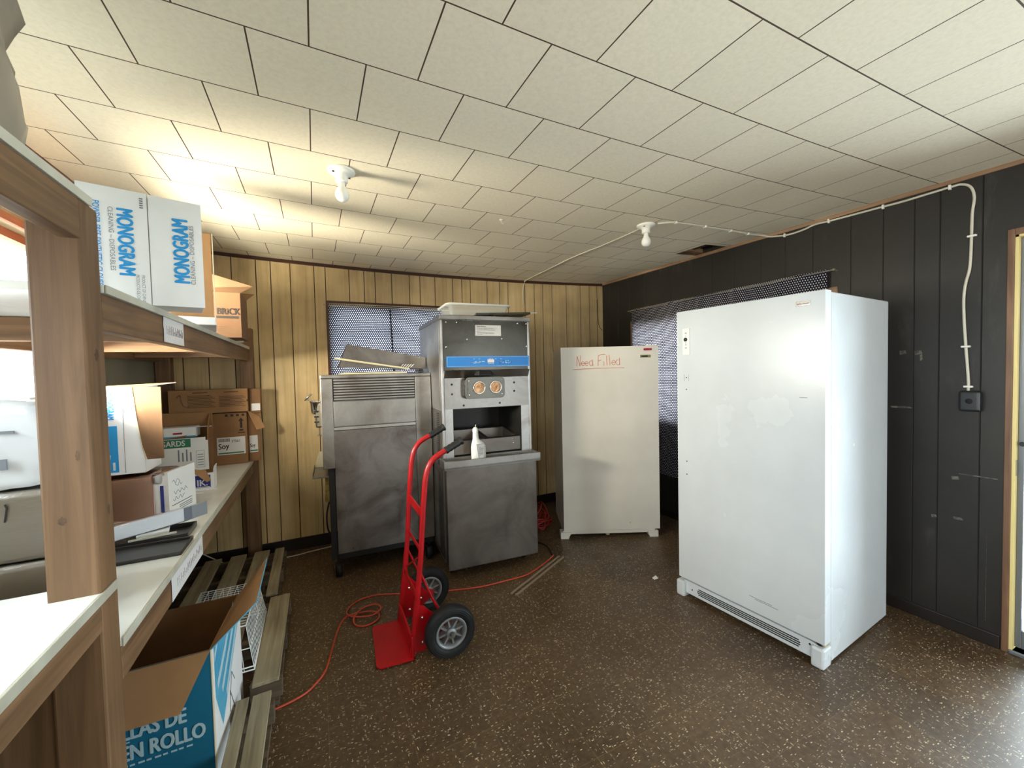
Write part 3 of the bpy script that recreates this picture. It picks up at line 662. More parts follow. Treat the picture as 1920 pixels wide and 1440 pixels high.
    for a, b in (((-.024,-.03,.80),(.712,-.012,.862)),((-.024,-.012,.82),(-.006,.115,.862)),((.694,-.012,.82),(.712,.115,.862)),((-.006,.098,.82),(.694,.115,.862)),((-.006,-.012,.838),(.694,.098,.842))): mb.box(a, b, 'steel')
    mb.lathe([(0,.003),(.016,.002),(.018,0)],(.64,.06,.842),(0,0,1),'chrome',16); mb.build('drip_tray', t, .004)
    mb = MB(); mb.box((-.008,-.012,.088),(.685,.0,.803),'steel_dull'); mb.build('lower_panel', t, .005)
    mb = MB(); mb.box((.004,0,.10),(.675,F,.80),'steel_dull'); mb.build('lower_cabinet', t)
    # louvred left side
    mb = MB(); mb.box((-.006,F+.02,1.215),(-.001,Bk-.04,1.84),'steel_v'); mb.build('side_panel', t)
    mb = MB()
    mb.box((-.004,F+.02,.12),(-.0005,Bk-.04,1.20),'steel_dull')
    for y in (F+.08,F+.18,F+.30,F+.45):
        z = .15
        while z < 1.18:
            if not (.74 < z < .79): mb.hexa([(-.0065,y,z),(-.0065,y+.07,z-.004),(-.004,y+.07,z-.004),(-.004,y,z),(-.0065,y,z+.006),(-.0065,y+.07,z+.002),(-.004,y+.07,z+.002),(-.004,y,z+.006)],'black_hole' if y < F+.15 else 'steel')
            z += .0135
    mb.build('louvred_side', t)
    for x in (.05,.63):
        for y in (.14,.80): caster(t, x, y, .035, .10)
tall_machine()
def dup_local(loc, rz, p): a = rot2(p, rz); return (loc[0]+a[0], loc[1]+a[1])
A2 = math.radians(-3.5); T2 = lambda x, y, z: (*dup_local((.80,2.72), A2, (x, y)), z)

def tub():
    t = thing('storage_tub', 'clear plastic tub upside-up on top of the tall steel machine', 'tub', T2(.10,.26,1.890), A2)
    mb = MB(); W, D, H = .52, .36, .115; i = .035
    def ring(x0, x1, y0, y1, z, r, n=5):
        P = []
        for cx, cy, a in ((x1-r,y1-r,0),(x0+r,y1-r,90),(x0+r,y0+r,180),(x1-r,y0+r,270)): P += [(cx+r*math.cos(math.radians(a+90*k/n)), cy+r*math.sin(math.radians(a+90*k/n)), z) for k in range(n+1)]
        return P
    R = [ring(i,W-i,i,D-i,.0,.04), ring(.012,W-.012,.012,D-.012,H-.012,.05)]
    n = len(R[0]); mb.add(R[0]+R[1], [(k,(k+1)%n,n+(k+1)%n,n+k) for k in range(n)]+[tuple(range(n))], 'tub', True); mb.build('tub_body', t)
    mb = MB(); R = [ring(.012,W-.012,.012,D-.012,H-.014,.05), ring(-.004,W+.004,-.004,D+.004,H-.014,.05), ring(-.006,W+.006,-.006,D+.006,H,.05), ring(.01,W-.01,.01,D-.01,H+.001,.05), ring(.014,W-.014,.014,D-.014,H-.012,.05)]
    mb.add(sum(R, []), [(j*n+k, j*n+(k+1)%n, (j+1)*n+(k+1)%n, (j+1)*n+k) for j in range(4) for k in range(n)], 'white_plastic', True); mb.build('rim', t)
tub()
mb = MB(); q = Matrix.Rotation(math.radians(-2.6), 4, 'Y')
mb.box((0,0,0),(.44,.16,.006),'steel_dark',q); mb.box((0,0,.006),(.44,.006,.016),'steel_dark',q); mb.box((.434,0,.006),(.44,.16,.016),'steel_dark',q); mb.tube([(.43,.01,.030),(.50,.01,.033)],.004,'white_plastic')
o = mb.build('baking_tray'); o.location = T2(.27,.09,1.892); o.rotation_euler = (0,0,A2); tag(o, 'thin dark metal tray beside the clear tub on the tall machine', 'tray')

def spray():
    t = thing('spray_bottle', 'white trigger-less spray bottle on the steel drip tray', 'bottle', (1.045,2.735,.8425), math.radians(8))
    mb = MB(); S = [(0,0,.050,.030),(.004,0,.056,.034),(.05,0,.058,.035),(.095,.0,.058,.035),(.118,-.004,.050,.033),(.136,-.012,.036,.028),(.150,-.020,.024,.021),(.19,-.022,.020,.019),(.205,-.022,.019,.018)]
    n = 20; vs = [(cx+rx*math.cos(2*PI*k/n), ry*math.sin(2*PI*k/n), z) for z, cx, rx, ry in S for k in range(n)]
    mb.add(vs, [(i*n+k,i*n+(k+1)%n,(i+1)*n+(k+1)%n,(i+1)*n+k) for i in range(len(S)-1) for k in range(n)]+[tuple(range(n))], 'white_plastic', True); mb.build('bottle_body', t)
    mb = MB(); mb.lathe([(.021,.0),(.021,.022),(.014,.026),(.012,.034),(0,.034)],(-.022,0,.204),(0,0,1),'white_plastic',18); mb.tube([(-.022,0,.236),(-.018,0,.256)],.0022,'white_plastic',6); mb.build('neck_cap', t)
    mb = MB(); mb.quad([(-.034,-.0375,.118),(.030,-.0375,.118),(.020,-.0375,.012),(-.018,-.0375,.012)],'paper')
    for k in range(7): mb.box((-.018,-.0385,.040+.009*k),(.016+.001*k,-.0376,.043+.009*k),'grey_ink')
    for a, b in (((-.034,.118),(-.018,.012)),((.030,.118),(.020,.012)),((-.034,.118),(.030,.118))): mb.tube([(a[0],-.038,a[1]),(b[0],-.038,b[1])],.0012,'grey_ink',5)
    mb.build('bottle_label', t)
spray()

# ---------------------------------------------------------------- lower steel machine
def low_machine():
    t = thing('batch_machine', 'greasy stainless steel machine with louvred top beside the tall one', 'steel machine', (.109,3.17,0), math.radians(-2))
    D = .60
    mb = MB(); mb.box((-.078,.01,.806),(.706,D,1.47),'steel_grease_brown'); mb.box((0,.01,.18),(.706,D,.81),'steel_grease_brown'); mb.build('cabinet', t)
    mb = MB(); mb.box((-.080,0,1.452),(.708,D+.003,1.480),'steel'); mb.build('top_rim', t, .006)
    mb = MB(); mb.box((-.078,-.002,.806),(.002,.012,1.452),'steel'); mb.build('left_trim', t, .004)
    mb = MB(); mb.box((.585,-.002,.18),(.706,.012,1.452),'steel'); mb.build('right_trim', t, .004)
    mb = MB(); mb.box((.004,.004,1.29),(.583,.012,1.450),'black_hole')
    for k in range(8):
        z = 1.298+.0195*k; mb.hexa([(.008,-.004,z),(.579,-.004,z),(.579,.010,z+.004),(.008,.010,z+.004),(.008,-.004,z+.010),(.579,-.004,z+.010),(.579,.010,z+.0135),(.008,.010,z+.0135)],'steel')
    mb.build('louvre_vent', t)
    mb = MB(); mb.box((.004,-.004,1.105),(.583,.012,1.285),'steel'); mb.build('upper_panel', t, .002)
    mb = MB(); mb.box((.002,-.006,1.078),(.583,.012,1.102),'steel_v'); mb.build('ledge_strip', t, .003)
    mb = MB(); mb.box((.0,-.003,.18),(.583,.012,1.076),'steel_grease_brown')
    for x, z in ((.10,.185),(.5,.19)): mb.disc((x,-.0032,z+.02),(0,-1,0),.004,'black_hole',8)
    mb.build('lower_panel', t, .002)
    mb = MB()
    for k in range(22): mb.box((.7065,.03,.20+.022*k),(.7085,.08,.212+.022*k),'black_hole')
    mb.build('side_louvres', t)
    mb = MB(); mb.box((-.045,.02,.13),(-.002,.07,.80),'black_plastic'); mb.box((-.045,.02,.78),(.0,.5,.806),'black_plastic'); mb.box((0,.02,.13),(.70,.06,.178),'black_plastic'); mb.build('undercarriage', t, .004)
    for x, y in ((.0,.02),(.66,.02),(.0,.5),(.66,.5)): caster(t, x, y, .052, .14, 'rubber', 'black_plastic', 1.7)
    # dispensing head on the left side
    y = .27
    mb = MB(); mb.box((-.125,y-.05,1.08),(-.078,y+.07,1.27),'chrome'); h = mb.build('dispensing_head', t, .012)
    mb = MB(); mb.lathe([(.030,0),(.040,.02),(.042,.085),(.047,.088),(.047,.094)],(-.115,y-.01,1.185),(0,0,1),'chrome',20); mb.build('hopper_cup', h)
    mb = MB(); mb.tube([(-.14,y-.02,1.278),(-.17,y-.03,1.30),(-.192,y-.03,1.292),(-.16,y-.035,1.325),(-.145,y-.03,1.34)],.007,'chrome',8); mb.build('lever', h)
    for z in (1.12,1.16,1.20): mb = MB(); mb.box((-.132,y-.055,z),(-.10,y-.045,z+.012),'black_plastic'); mb.build('clamp', h)
    mb = MB(); mb.tube([(-.10,y,1.08),(-.10,y,1.03)],.005,'chrome'); mb.tube([(-.10,y,1.03),(-.12,y-.005,1.01)],.004,'chrome'); mb.tube([(-.10,y,1.03),(-.082,y-.005,1.01)],.004,'chrome'); mb.build('spout', h)
    mb = MB(); mb.box((-.155,.10,.722),(.01,.45,.736),'steel'); mb.box((-.155,.10,.736),(-.150,.45,.758),'steel')
    mb.hexa([(-.152,.43,.736),(-.075,.43,.736),(-.075,.435,.736),(-.152,.435,.736),(-.115,.45,.862),(-.075,.45,.862),(-.075,.455,.862),(-.115,.455,.862)],'galv'); mb.build('drip_tray', t, .002)
    mb = MB(); rg = random.Random(3); 
    for i in range(5):
        z = .50+.04*i; mb.box((-.082+rg.random()*.012,.24,z),(-.034,.33,z+.042),'foam')
    mb.build('foam_insulation', t, .006)
    mb = MB(); mb.tube(smooth_path([(-.05,.28,.50),(-.072,.27,.40),(-.07,.25,.30),(-.048,.24,.24)]),.006,'black_plastic'); mb.build('hose', t)
low_machine()
def cover():
    # a bent sheet-metal cover leaning on top of the lower machine
    mb = MB(); y0, y1 = 3.30, 3.44; t = .003
    mb.panel([(.165,y0-.02,1.535),(.825,y0+.02,1.512),(.822,y0+.02,1.605),(.225,y0-.02,1.708)], t, 'steel_dull')
    mb.panel([(.225,y0-.02,1.708),(.822,y0+.02,1.605),(.822,y1,1.600),(.225,y1,1.700)], t, 'steel_dull')
    mb.panel([(.225,y1,1.70),(.822,y1,1.60),(.825,y1+.01,1.51),(.165,y1+.01,1.535)], t, 'steel_dull')
    mb.panel([(.225,y0-.018,1.706),(.165,y0-.018,1.535),(.165,y1+.008,1.535),(.225,y1-.002,1.70)], t, 'black_plastic')
    o = mb.build('sheet_metal_cover', loc=(.5,3.37,1.51)); tag(o, 'bent grey sheet metal cover tilted on the lower machine', 'metal cover')
    t = thing('vent_grille', 'beige slatted vent grille lying slanted on the lower machine', 'grille', (.4,3.25,1.486))
    mb = MB(); P = lambda u, v, d=0: (.135+.53*u, 3.175+.10*v+.01*u, 1.590-.085*u+.004+d)
    for a, b in (((0,0),(1,.16)),((0,.84),(1,1)),((0,.16),(.04,.84)),((.96,.16),(1,.84))):
        mb.hexa([P(a[0],a[1]),P(b[0],a[1]),P(b[0],b[1]),P(a[0],b[1]),P(a[0],a[1],.010),P(b[0],a[1],.010),P(b[0],b[1],.010),P(a[0],b[1],.010)],'galv')
    mb.build('grille_frame', t, world=True)
    mb = MB()
    for k in range(16): u = .06+.056*k; mb.hexa([P(u,.16,.002),P(u+.03,.16,.002),P(u+.03,.84,.002),P(u,.84,.002),P(u,.16,.008),P(u+.03,.16,.008),P(u+.03,.84,.008),P(u,.84,.008)],'galv')
    mb.build('slats', t, world=True)
    mb = MB(); mb.box((0,0,0),(.48,.07,.010),'galv'); mb.box((.03,.01,.010),(.45,.06,.018),'steel'); o = mb.build('sheet_metal_lid'); o.location = (.165,3.20,1.4805); tag(o, 'flat pale metal lid under the slanted grille on the lower machine', 'pan')  # loose sheet metal lid lying under the grille
    mb = MB()
    for z, r in ((0,.026),(.008,.034),(.016,.034),(.024,.030)): mb.lathe([(0,0),(r,0),(r,.005),(r*.8,.007),(0,.007)],(0,0,z),(0,0,1),'black_plastic',12)
    o = mb.build('black_gear_knob'); o.location = (.745,3.21,1.4805); tag(o, 'ribbed black plastic gear knob lying on the right end of the lower machine', 'gear')  # loose black knob with gear-like ribs
    for k in range(5):
        if k == 0:
            mb = MB(); mb.tube([(0,0,0),(.022,.0,.022),(.03,.02,.024)],.004,'white_plastic',6); w0 = mb.build('white_clip'); w0['group'] = 'white plastic clips'; tag(w0, 'white plastic clip in a row under the grey sheet metal cover', 'clip')
        else: w0 = w0.copy(); C.objects.link(w0)
        w0.location = (.60+.020*k, 3.225, 1.524)
cover()

# ---------------------------------------------------------------- hand truck
def hand_truck():
    t = thing('hand_truck', 'red two-wheeled hand truck with black grips', 'hand truck', (.42,2.25,0))
    Y = (2.095, 2.425)
    for y, g in zip(Y, (0, .035)):
        pts = [(.402,y,.02),(.431,y,.226),(.462,y,.502),(.483,y,.760+g),(.498,y,.905+g)]+smooth_path([(.503,y,.935+g),(.518,y,.985+g),(.548,y,1.026+g),(.59,y,1.052+g),(.625,y,1.066+g)],4)
        mb = MB(); mb.tube(pts, .0145, 'red_paint', 12)
        mb.hexa([(.388,y-.012,.012),(.418,y-.012,.012),(.418,y+.012,.012),(.388,y+.012,.012),(.425,y-.012,.30),(.452,y-.012,.30),(.452,y+.012,.30),(.425,y+.012,.30)],'red_paint')
        mb.build('upright_tube', t, world=True)
        mb = MB(); a, b = Vector((.612,y,1.061+g)), Vector((.703,y,1.108+g)); dr = (b-a).normalized()
        P = []; R = []
        for k in range(15): P.append(a+dr*(.105*k/14)); R.append(.0185+(.0022 if k % 3 == 1 else 0)+(.003 if k >= 13 else 0))
        mb.tube(P, R, 'black_plastic', 14); mb.build('grip', t, world=True)
        mb = MB(); mb.prism([(.40,y-.004,.03),(.47,y-.004,.02),(.56,y-.004,.09),(.61,y-.004,.115),(.61,y-.004,.15),(.56,y-.004,.16),(.47,y-.004,.26),(.432,y-.004,.27)],(0,.008,0),'red_paint')
        for x, z in ((.46,.07),(.46,.20),(.53,.12)): mb.lathe([(0,.007),(.006,.006),(.008,0)],(x,y-.004,z),(0,-1,0),'chrome',10)
        mb.build('wheel_bracket', t, world=True)
        mb = MB(); mb.tube([(.458,y+.006,.44),(.52,y+.01,.28),(.588,y+.012,.135)],.0065,'red_paint',8); mb.build('brace_rod', t, world=True)
    for z, x, hh in ((.715,.478,.05),(.540,.465,.022),(.30,.437,.03)):
        mb = MB(); mb.box((x-.004,Y[0],z),(x+.004,Y[1],z+hh),'red_paint'); mb.build('crossbar', t, .002, world=True)
    mb = MB(); mb.tube([(.452,Y[0],.52),(.447,Y[1],.33)],.005,'red_paint',6); mb.build('diagonal_rod', t, world=True)
    mb = MB(); c = [(.405,2.062),(.405,2.440),(.262,2.440),(.246,2.424),(.226,2.092),(.240,2.072)]
    mb.prism([(x,y,.010+.004*(.405-x)) for x, y in reversed(c)],(0,0,.006),'red_paint'); mb.box((.397,2.075,.008),(.409,2.43,.12),'red_paint'); mb.build('toe_plate', t, .003, world=True)
    mb = MB(); mb.tube([(.588,1.965,.133),(.588,2.52,.133)],.010,'steel',10); mb.build('axle', t, world=True)
    for y in (2.022, 2.485):
        r = .133; prof = [(.082,-.026),(.095,-.034),(.115,-.035),(.127,-.028),(.133,-.012),(.133,.012),(.127,.028),(.115,.035),(.095,.034),(.082,.026),(.082,-.026)]
        mb = MB(); mb.lathe(prof,(.588,y,r),(0,-1,0),'rubber',48)
        for rr in (.104,.112,.120): mb.lathe([(rr-.002,.0352),(rr,.0362),(rr+.002,.0352)],(.588,y,r),(0,-1,0),'rubber',48)
        wl = mb.build('wheel', t, world=True)
        mb = MB(); mb.lathe([(.083,-.028),(.083,.028),(.079,.031),(.070,.026),(.066,.012),(.066,-.012),(.070,-.026),(.079,-.031),(.083,-.028)],(.588,y,r),(0,-1,0),'cast_grey',48)
        mb.lathe([(.012,.034),(.024,.032),(.026,.026),(.026,-.026),(.024,-.032),(.012,-.034)],(.588,y,r),(0,-1,0),'cast_grey',24)
        for k in range(8):
            a = 2*PI*k/8+.2; ca, sa = math.cos(a), math.sin(a); q = lambda rr, s_, dy: (.588+rr*ca-s_*sa, y+dy, r+rr*sa+s_*ca)
            mb.hexa([q(.022,-.006,-.016),q(.022,.006,-.016),q(.022,.006,.016),q(.022,-.006,.016),q(.069,-.0035,-.016),q(.069,.0035,-.016),q(.069,.0035,.016),q(.069,-.0035,.016)],'cast_grey')
        for v in range(len(mb.v)): mb.v[v] = mb.v[v]-t.location
        o = mb.build('spoked_rim', wl)
hand_truck()

# ---------------------------------------------------------------- cords, rods, scrap
def cord(name, label, pts, r, m, cat='cord', n=6, group=None):
    P = smooth_path(pts, n); P = [Vector((p.x, p.y, max(p.z, r))) for p in P]
    mb = MB(); mb.tube(P, r, m, 8); l = (P[0].x, P[0].y, 0); o = mb.build(name, loc=l); return tag(o, label, cat, group)
E1 = [(-.335,2.045,.006),(-.25,2.043,.006),(-.19,2.05,.006),(-.14,2.063,.006),(-.09,2.085,.006),(-.05,2.125,.006),(-.005,2.199,.006),(.03,2.35,.006),(.07,2.53,.006),(.115,2.63,.006),(.18,2.635,.010),(.245,2.62,.012),(.30,2.575,.012),(.285,2.51,.008),(.22,2.485,.006),(.165,2.52,.006),(.16,2.58,.018),(.22,2.66,.020),(.30,2.665,.020),(.318,2.60,.020),(.26,2.55,.022),(.17,2.58,.022),(.125,2.655,.012),(.15,2.74,.006),(.22,2.795,.006),(.32,2.80,.006),(.461,2.742,.006),(.60,2.68,.006),(.764,2.623,.006),(.965,2.568,.006),(1.162,2.557,.006),(1.336,2.564,.006),(1.52,2.648,.006),(1.61,2.70,.006),(1.655,2.735,.006)]
cord('extension_cord', 'orange-red extension cord looped on the floor beside the hand truck', E1, .0048, 'cord', 'extension cord')
cord('power_cord', 'black power cord trailing on the floor right of the tall machine', [(1.52,3.10,.02),(1.60,3.06,.005),(1.68,2.98,.005),(1.695,2.88,.005),(1.655,2.76,.005),(1.655,2.735,.006)], .0045, 'black_plastic', 'power cord')
rg = random.Random(11); pts = []
for k in range(64):
    a = k*.93+rg.random()*.6; r = .10+.13*rg.random(); pts.append((1.79+r*math.cos(a), 3.42+r*1.15*math.sin(a), .01+.20*rg.random()*(1-((r-.10)/.22))+.02*(k % 3)))
cord('red_cord_pile', 'heap of tangled red cord on the floor between tall machine and freezer', pts, .0055, 'cord_red', 'cord', 5)
cord('white_wire', 'thin pale wire lying on the floor along the tan wall', [(-.90,3.80,.20),(-.62,3.74,.02),(-.44,3.765,.005),(-.231,3.745,.005),(-.05,3.775,.005),(.12,3.80,.005)], .0045, 'cable', 'wire')
for k, (a, b, lb) in enumerate((((1.118,2.392),(1.69,2.70),'thin grey metal rod on the floor, the rear one of two'),((1.142,2.362),(1.712,2.672),'thin grey metal rod on the floor, the front one of two'))):
    mb = MB(); mb.box((0,-.007,0),(math.hypot(b[0]-a[0],b[1]-a[1]),.007,.009),'rod'); o = mb.build('metal_rod', bevel=.002); o.location = (*a,0); o.rotation_euler = (0,0,math.atan2(b[1]-a[1],b[0]-a[0])); tag(o, lb, 'metal rod', 'metal rods on the floor')
mb = MB(); mb.panel([(-.018,-.012,.003),(.016,-.016,.006),(.02,.012,.014),(-.012,.014,.004)],.001,'paper'); o = mb.build('paper_scrap'); o.location = (2.093,2.094,0); tag(o, 'small white paper scrap on the brown floor', 'paper')

# ---------------------------------------------------------------- ceiling lamps, cable, junction box
def lamp(x, y, label):
    z = CZ(x, y); t = thing('bulb_lampholder', label, 'ceiling light', (x,y,z), 0, 'bare bulb ceiling lights')
    mb = MB(); mb.lathe([(0,0),(.057,0),(.060,-.006),(.058,-.012),(.045,-.018),(.030,-.024),(.026,-.040),(.027,-.052),(.024,-.056),(0,-.056)],(0,0,.0),(0,0,1),'porcelain',32)
    for a in (.6,3.7): mb.disc((.042*math.cos(a),.042*math.sin(a),-.0195),(0,0,-1),.006,'black_hole',10,.002)
    mb.build('lampholder', t)
    mb = MB(); mb.lathe([(0,-.050),(.0145,-.050),(.0145,-.066),(.0165,-.076),(.022,-.086),(.028,-.098),(.0305,-.110),(.029,-.122),(.023,-.133),(.013,-.140),(0,-.142)],(0,0,0),(0,0,1),'bulb',28); mb.build('bulb', t)
lamp(.142, 2.025, 'bare white bulb on a porcelain ceiling holder above the steel machines')
lamp(1.987, 2.03, 'bare white bulb on a ceiling holder with a cable, near the dark wall')
cc = lambda x, y: (x, y, CZ(x, y)-.006)
CP = [(2.036,YB-.006,2.19),(2.034,YB-.006,2.33),(2.05,YB-.008,2.405),(2.05,3.86,CZ(2.05,3.86)-.012),cc(2.045,3.78),cc(1.985,2.9),cc(2.0,2.5),cc(1.995,2.10)]
CP2 = [cc(2.03,1.97),cc(2.13,1.915),cc(2.396,1.909),cc(2.671,1.92),cc(2.922,1.939),cc(3.06,1.935),(3.085,1.90,2.432)]
WP = [(3.1,1.866,2.425),(3.1,1.809,2.413),(3.1,1.74,2.408),(3.1,1.666,2.413),(3.1,1.6,2.424),(3.1,1.505,2.418),(3.1,1.234,2.408),(3.1,1.129,2.404),(3.1,.95,2.406),(3.1,.905,2.402),(3.1,.873,2.375),(3.1,.860,2.319),(3.1,.866,2.241),(3.1,.868,2.123),(3.1,.872,1.967),(3.1,.886,1.887),(3.1,.893,1.804),(3.1,.89,1.68),(3.1,.883,1.551),(3.1,.872,1.37),(3.1,.873,1.315)]
P1 = smooth_path(CP, 6); P2 = smooth_path(CP2+[(XR-.008,y,z) for x, y, z in WP], 6)
mb = MB(); mb.tube(P1, .0052, 'cable', 8); mb.tube(P2, .0062, 'cable', 8)
cab = mb.build('electric_cable', loc=(2.0,2.0,2.41)); tag(cab, 'white electric cable stapled along ceiling and dark wall to a box', 'cable')
for p, ax in ((cc(2.13,1.915),'c'),(cc(2.396,1.909),'c'),(cc(2.671,1.92),'c'),(cc(2.88,1.936),'c'),((XR-.008,1.80,2.413),'h'),((XR-.008,1.52,2.42),'h'),((XR-.008,1.234,2.408),'h'),((XR-.008,.95,2.406),'h'),((XR-.008,.866,2.123),'v'),((XR-.008,.883,1.551),'v'),((XR-.008,.872,1.34),'v')):
    mb = MB(); x, y, z = Vector(p)-Vector((2.0,2.0,2.41))
    if ax == 'c': mb.box((x-.006,y-.012,z-.009),(x+.006,y+.012,z+.006),'porcelain')
    elif ax == 'h': mb.box((x-.009,y-.005,z-.014),(x+.008,y+.005,z+.012),'porcelain')
    else: mb.box((x-.009,y-.017,z-.005),(x+.008,y+.017,z+.005),'porcelain')
    mb.build('cable_clip', cab, .002)
def jbox():
    t = thing('outlet_box', 'dark surface-mounted outlet box on the dark wall under the cable', 'outlet box', (XR,.862,1.265))
    mb = MB(); mb.box((-.042,-.042,-.054),(0,.038,.054),'black_plastic'); mb.build('box_body', t, .012, seg=3)
    mb = MB(); mb.lathe([(0,.002),(.012,.002),(.014,0)],(-.042,-.002,0),(-1,0,0),'black_hole',18); mb.build('socket', t)
jbox()
mb = MB(); z = CZ(1.062,2.287); mb.lathe([(0,-.004),(.012,-.004),(.013,0)],(0,0,0),(0,0,1),'porcelain',14); mb.tube([(0,0,-.004),(0,0,-.02),(.010,0,-.026),(.014,0,-.018)],.0025,'porcelain',6); o = mb.build('ceiling_hook'); o.location = (1.062,2.287,z); tag(o, 'tiny white hook screwed into the ceiling between the two bulbs', 'hook')
cord('dark_wire', 'thin dark wire hanging down the tan wall near the corner', [(3.02,YB-.004,2.29),(3.025,YB-.004,2.15),(3.03,YB-.004,2.03),(3.05,YB-.004,1.97),(3.085,YB-.004,1.93)], .003, 'black_plastic', 'wire')

# ---------------------------------------------------------------- wooden shelving
def shelving():
    t = thing('storage_shelving', 'lumber shelving with white laminate boards along the left wall', 'shelving', (-.75,1.3,0))
    B = lambda nm, a, b, m, bev=.003: (lambda q: (q.box(a, b, m), q.build(nm, t, bev, world=True))[1])(MB())
    F0 = -.465
    for x0, x1, y0, y1, zt in ((-.555,F0,1.255,1.345,1.893),(-1.045,-.955,1.255,1.345,1.893),(-.525,-.437,3.785,3.875,1.862),(-1.045,-.955,3.785,3.875,1.80),(-.555,F0,-.98,-.89,1.893),(-1.045,-.955,-.98,-.89,1.893)):
        mb = MB(); mb.box((x0,y0,0), (x1,y1,zt), 'wood_z')
        if (y0, x1) == (1.255, F0):
            rg = random.Random(5); J = lambda q, a: a*(1+.25*math.sin(3*q+a*900))
            for kx, kz, a, b in ((-.522,1.165,.007,.009),(-.49,1.31,.004,.012)): mb.quad([(kx+J(q,a)*math.cos(q*PI/8),y0-.0004,kz+J(q,b)*math.sin(q*PI/8)) for q in range(16)],'knot')
            for ky, kz, a, b in ((1.300,1.54,.010,.015),(1.318,1.165,.006,.014)): mb.quad([(F0+.0004,ky+J(q,a)*math.cos(q*PI/8),kz+J(q,b)*math.sin(q*PI/8)) for q in range(16)],'knot')
        mb.build('post', t, .005, world=True)
    for y0, y1, z in ((1.347,3.872,1.715),(-.9,1.312,1.912)):
        B('shelf_board', (-1.045,y0,z-.020), (F0+.004 if z < 1.8 else F0,y1,z), 'laminate', .002); B('edge_band', (F0+.0045 if z < 1.8 else F0+.0005,y0,z-.021),(F0+.009 if z < 1.8 else F0+.004,y1,z+.0005),'lam_edge',.001)
        B('front_rail', (F0-.038,y0,z-.112), (F0-.001,min(y1,3.78),z-.021), 'wood_y'); B('back_rail', (-1.045,y0+.002,z-.112), (-1.008,y1-.002,z-.021), 'wood_y')
        for yy in ((1.9,2.6,3.3) if z < 1.8 else (-.2,.6)): B('joist', (-1.007,yy,z-.10), (F0-.039,yy+.038,z-.021), 'wood_x')
    for y0, y1, z, rb in ((1.347,3.872,.825,.714),(-.9,1.330,.985,.894)):
        B('shelf_board', (-1.045,y0,z-.022), (F0+.0,y1,z), 'laminate', .002); B('edge_band', (F0+.0005,y0,z-.023),(F0+.005,y1,z+.0005),'lam_edge',.001)
        B('front_rail', (F0-.038,y0,rb), (F0-.001,min(y1,3.78),z-.023), 'wood_y'); B('back_rail', (-1.045,y0+.002,rb), (-1.008,y1-.002,z-.023), 'wood_y')
        for yy in ((1.9,2.6,3.3) if z < .9 else (-.2,.6)): B('joist', (-1.007,yy,rb+.01), (F0-.039,yy+.038,z-.023), 'wood_x')
    B('end_panel', (-.955,1.27,0), (-.558,1.29,.80), 'wood_z', .001)
    # handwritten paper labels on the rails
    def lab(y0, y1, z0, z1, seed, jag):
        mb = MB(); x = F0+.0006; rg = random.Random(seed)
        left = [(x+.001,y0+rg.random()*.006*jag,z0+(z1-z0)*k/8) for k in range(8, -1, -1)]
        mb.quad(left+[(x,y1,z0),(x,y1,z1)],'paper'); y = y0+.15*(y1-y0); zc = (z0+z1)/2
        while y < y1-.12*(y1-y0):
            h = .18*(z1-z0); wd = .06*(y1-y0)
            for a, b in ((( 0,-h),(0,h)),((0,h*rg.uniform(-1,1)),(wd,h*rg.uniform(-1,1))),((wd,-h),(wd,h*rg.random()))): mb.tube([(x+.001,y+a[0],zc+a[1]),(x+.001,y+b[0],zc+b[1])],.0008,'lilac_ink',4)
            y += wd*1.7
        o = mb.build('paper_label', t, world=True); o['label'] = 'white handwritten paper label taped to the rail'
    lab(1.785, 2.03, 1.608, 1.696, 2, 1); lab(1.735, 2.16, .717, .800, 5, 0)
shelving()

# ---------------------------------------------------------------- cartons and packages on the shelves
def openbox(t, W, D, H, m, m_in=None, th=.005, name='carton_body', bev=0, printf=None):
    """carton open at the top, x 0..W, y 0..D, z 0..H"""
    mb = MB(); mi = m_in or m
    for a, b in (((0,0,0),(W,D,th)),((0,0,th),(W,th,H)),((0,D-th,th),(W,D,H)),((0,th,th),(th,D-th,H)),((W-th,th,th),(W,D-th,H))): mb.box(a, b, mi)
    e = .0006
    mb.quad([(0,-e,0),(W,-e,0),(W,-e,H),(0,-e,H)],m); mb.quad([(0,D+e,0),(W,D+e,0),(W,D+e,H),(0,D+e,H)],m); mb.quad([(-e,0,0),(-e,D,0),(-e,D,H),(-e,0,H)],m); mb.quad([(W+e,0,0),(W+e,D,0),(W+e,D,H),(W+e,0,H)],m)
    if printf: printf(mb)
    return mb.build(name, t, bev)
def closedbox(t, W, D, H, m, name='carton_body', bev=.004, printf=None):
    mb = MB(); mb.box((0,0,0),(W,D,H),m); o = mb.build(name, t, bev)
    if printf: mb = MB(); printf(mb); p = mb.build('print', t)
    return o
def flap(t, pts, m, m2=None, th=.004, name='flap', label=None):
    mb = MB(); mb.panel(pts, th, m, m2); o = mb.build(name, t)
    if label: o['label'] = label
    return o
G = 'cartons on the shelving'
X, Z = (1,0,0), (0,0,1)
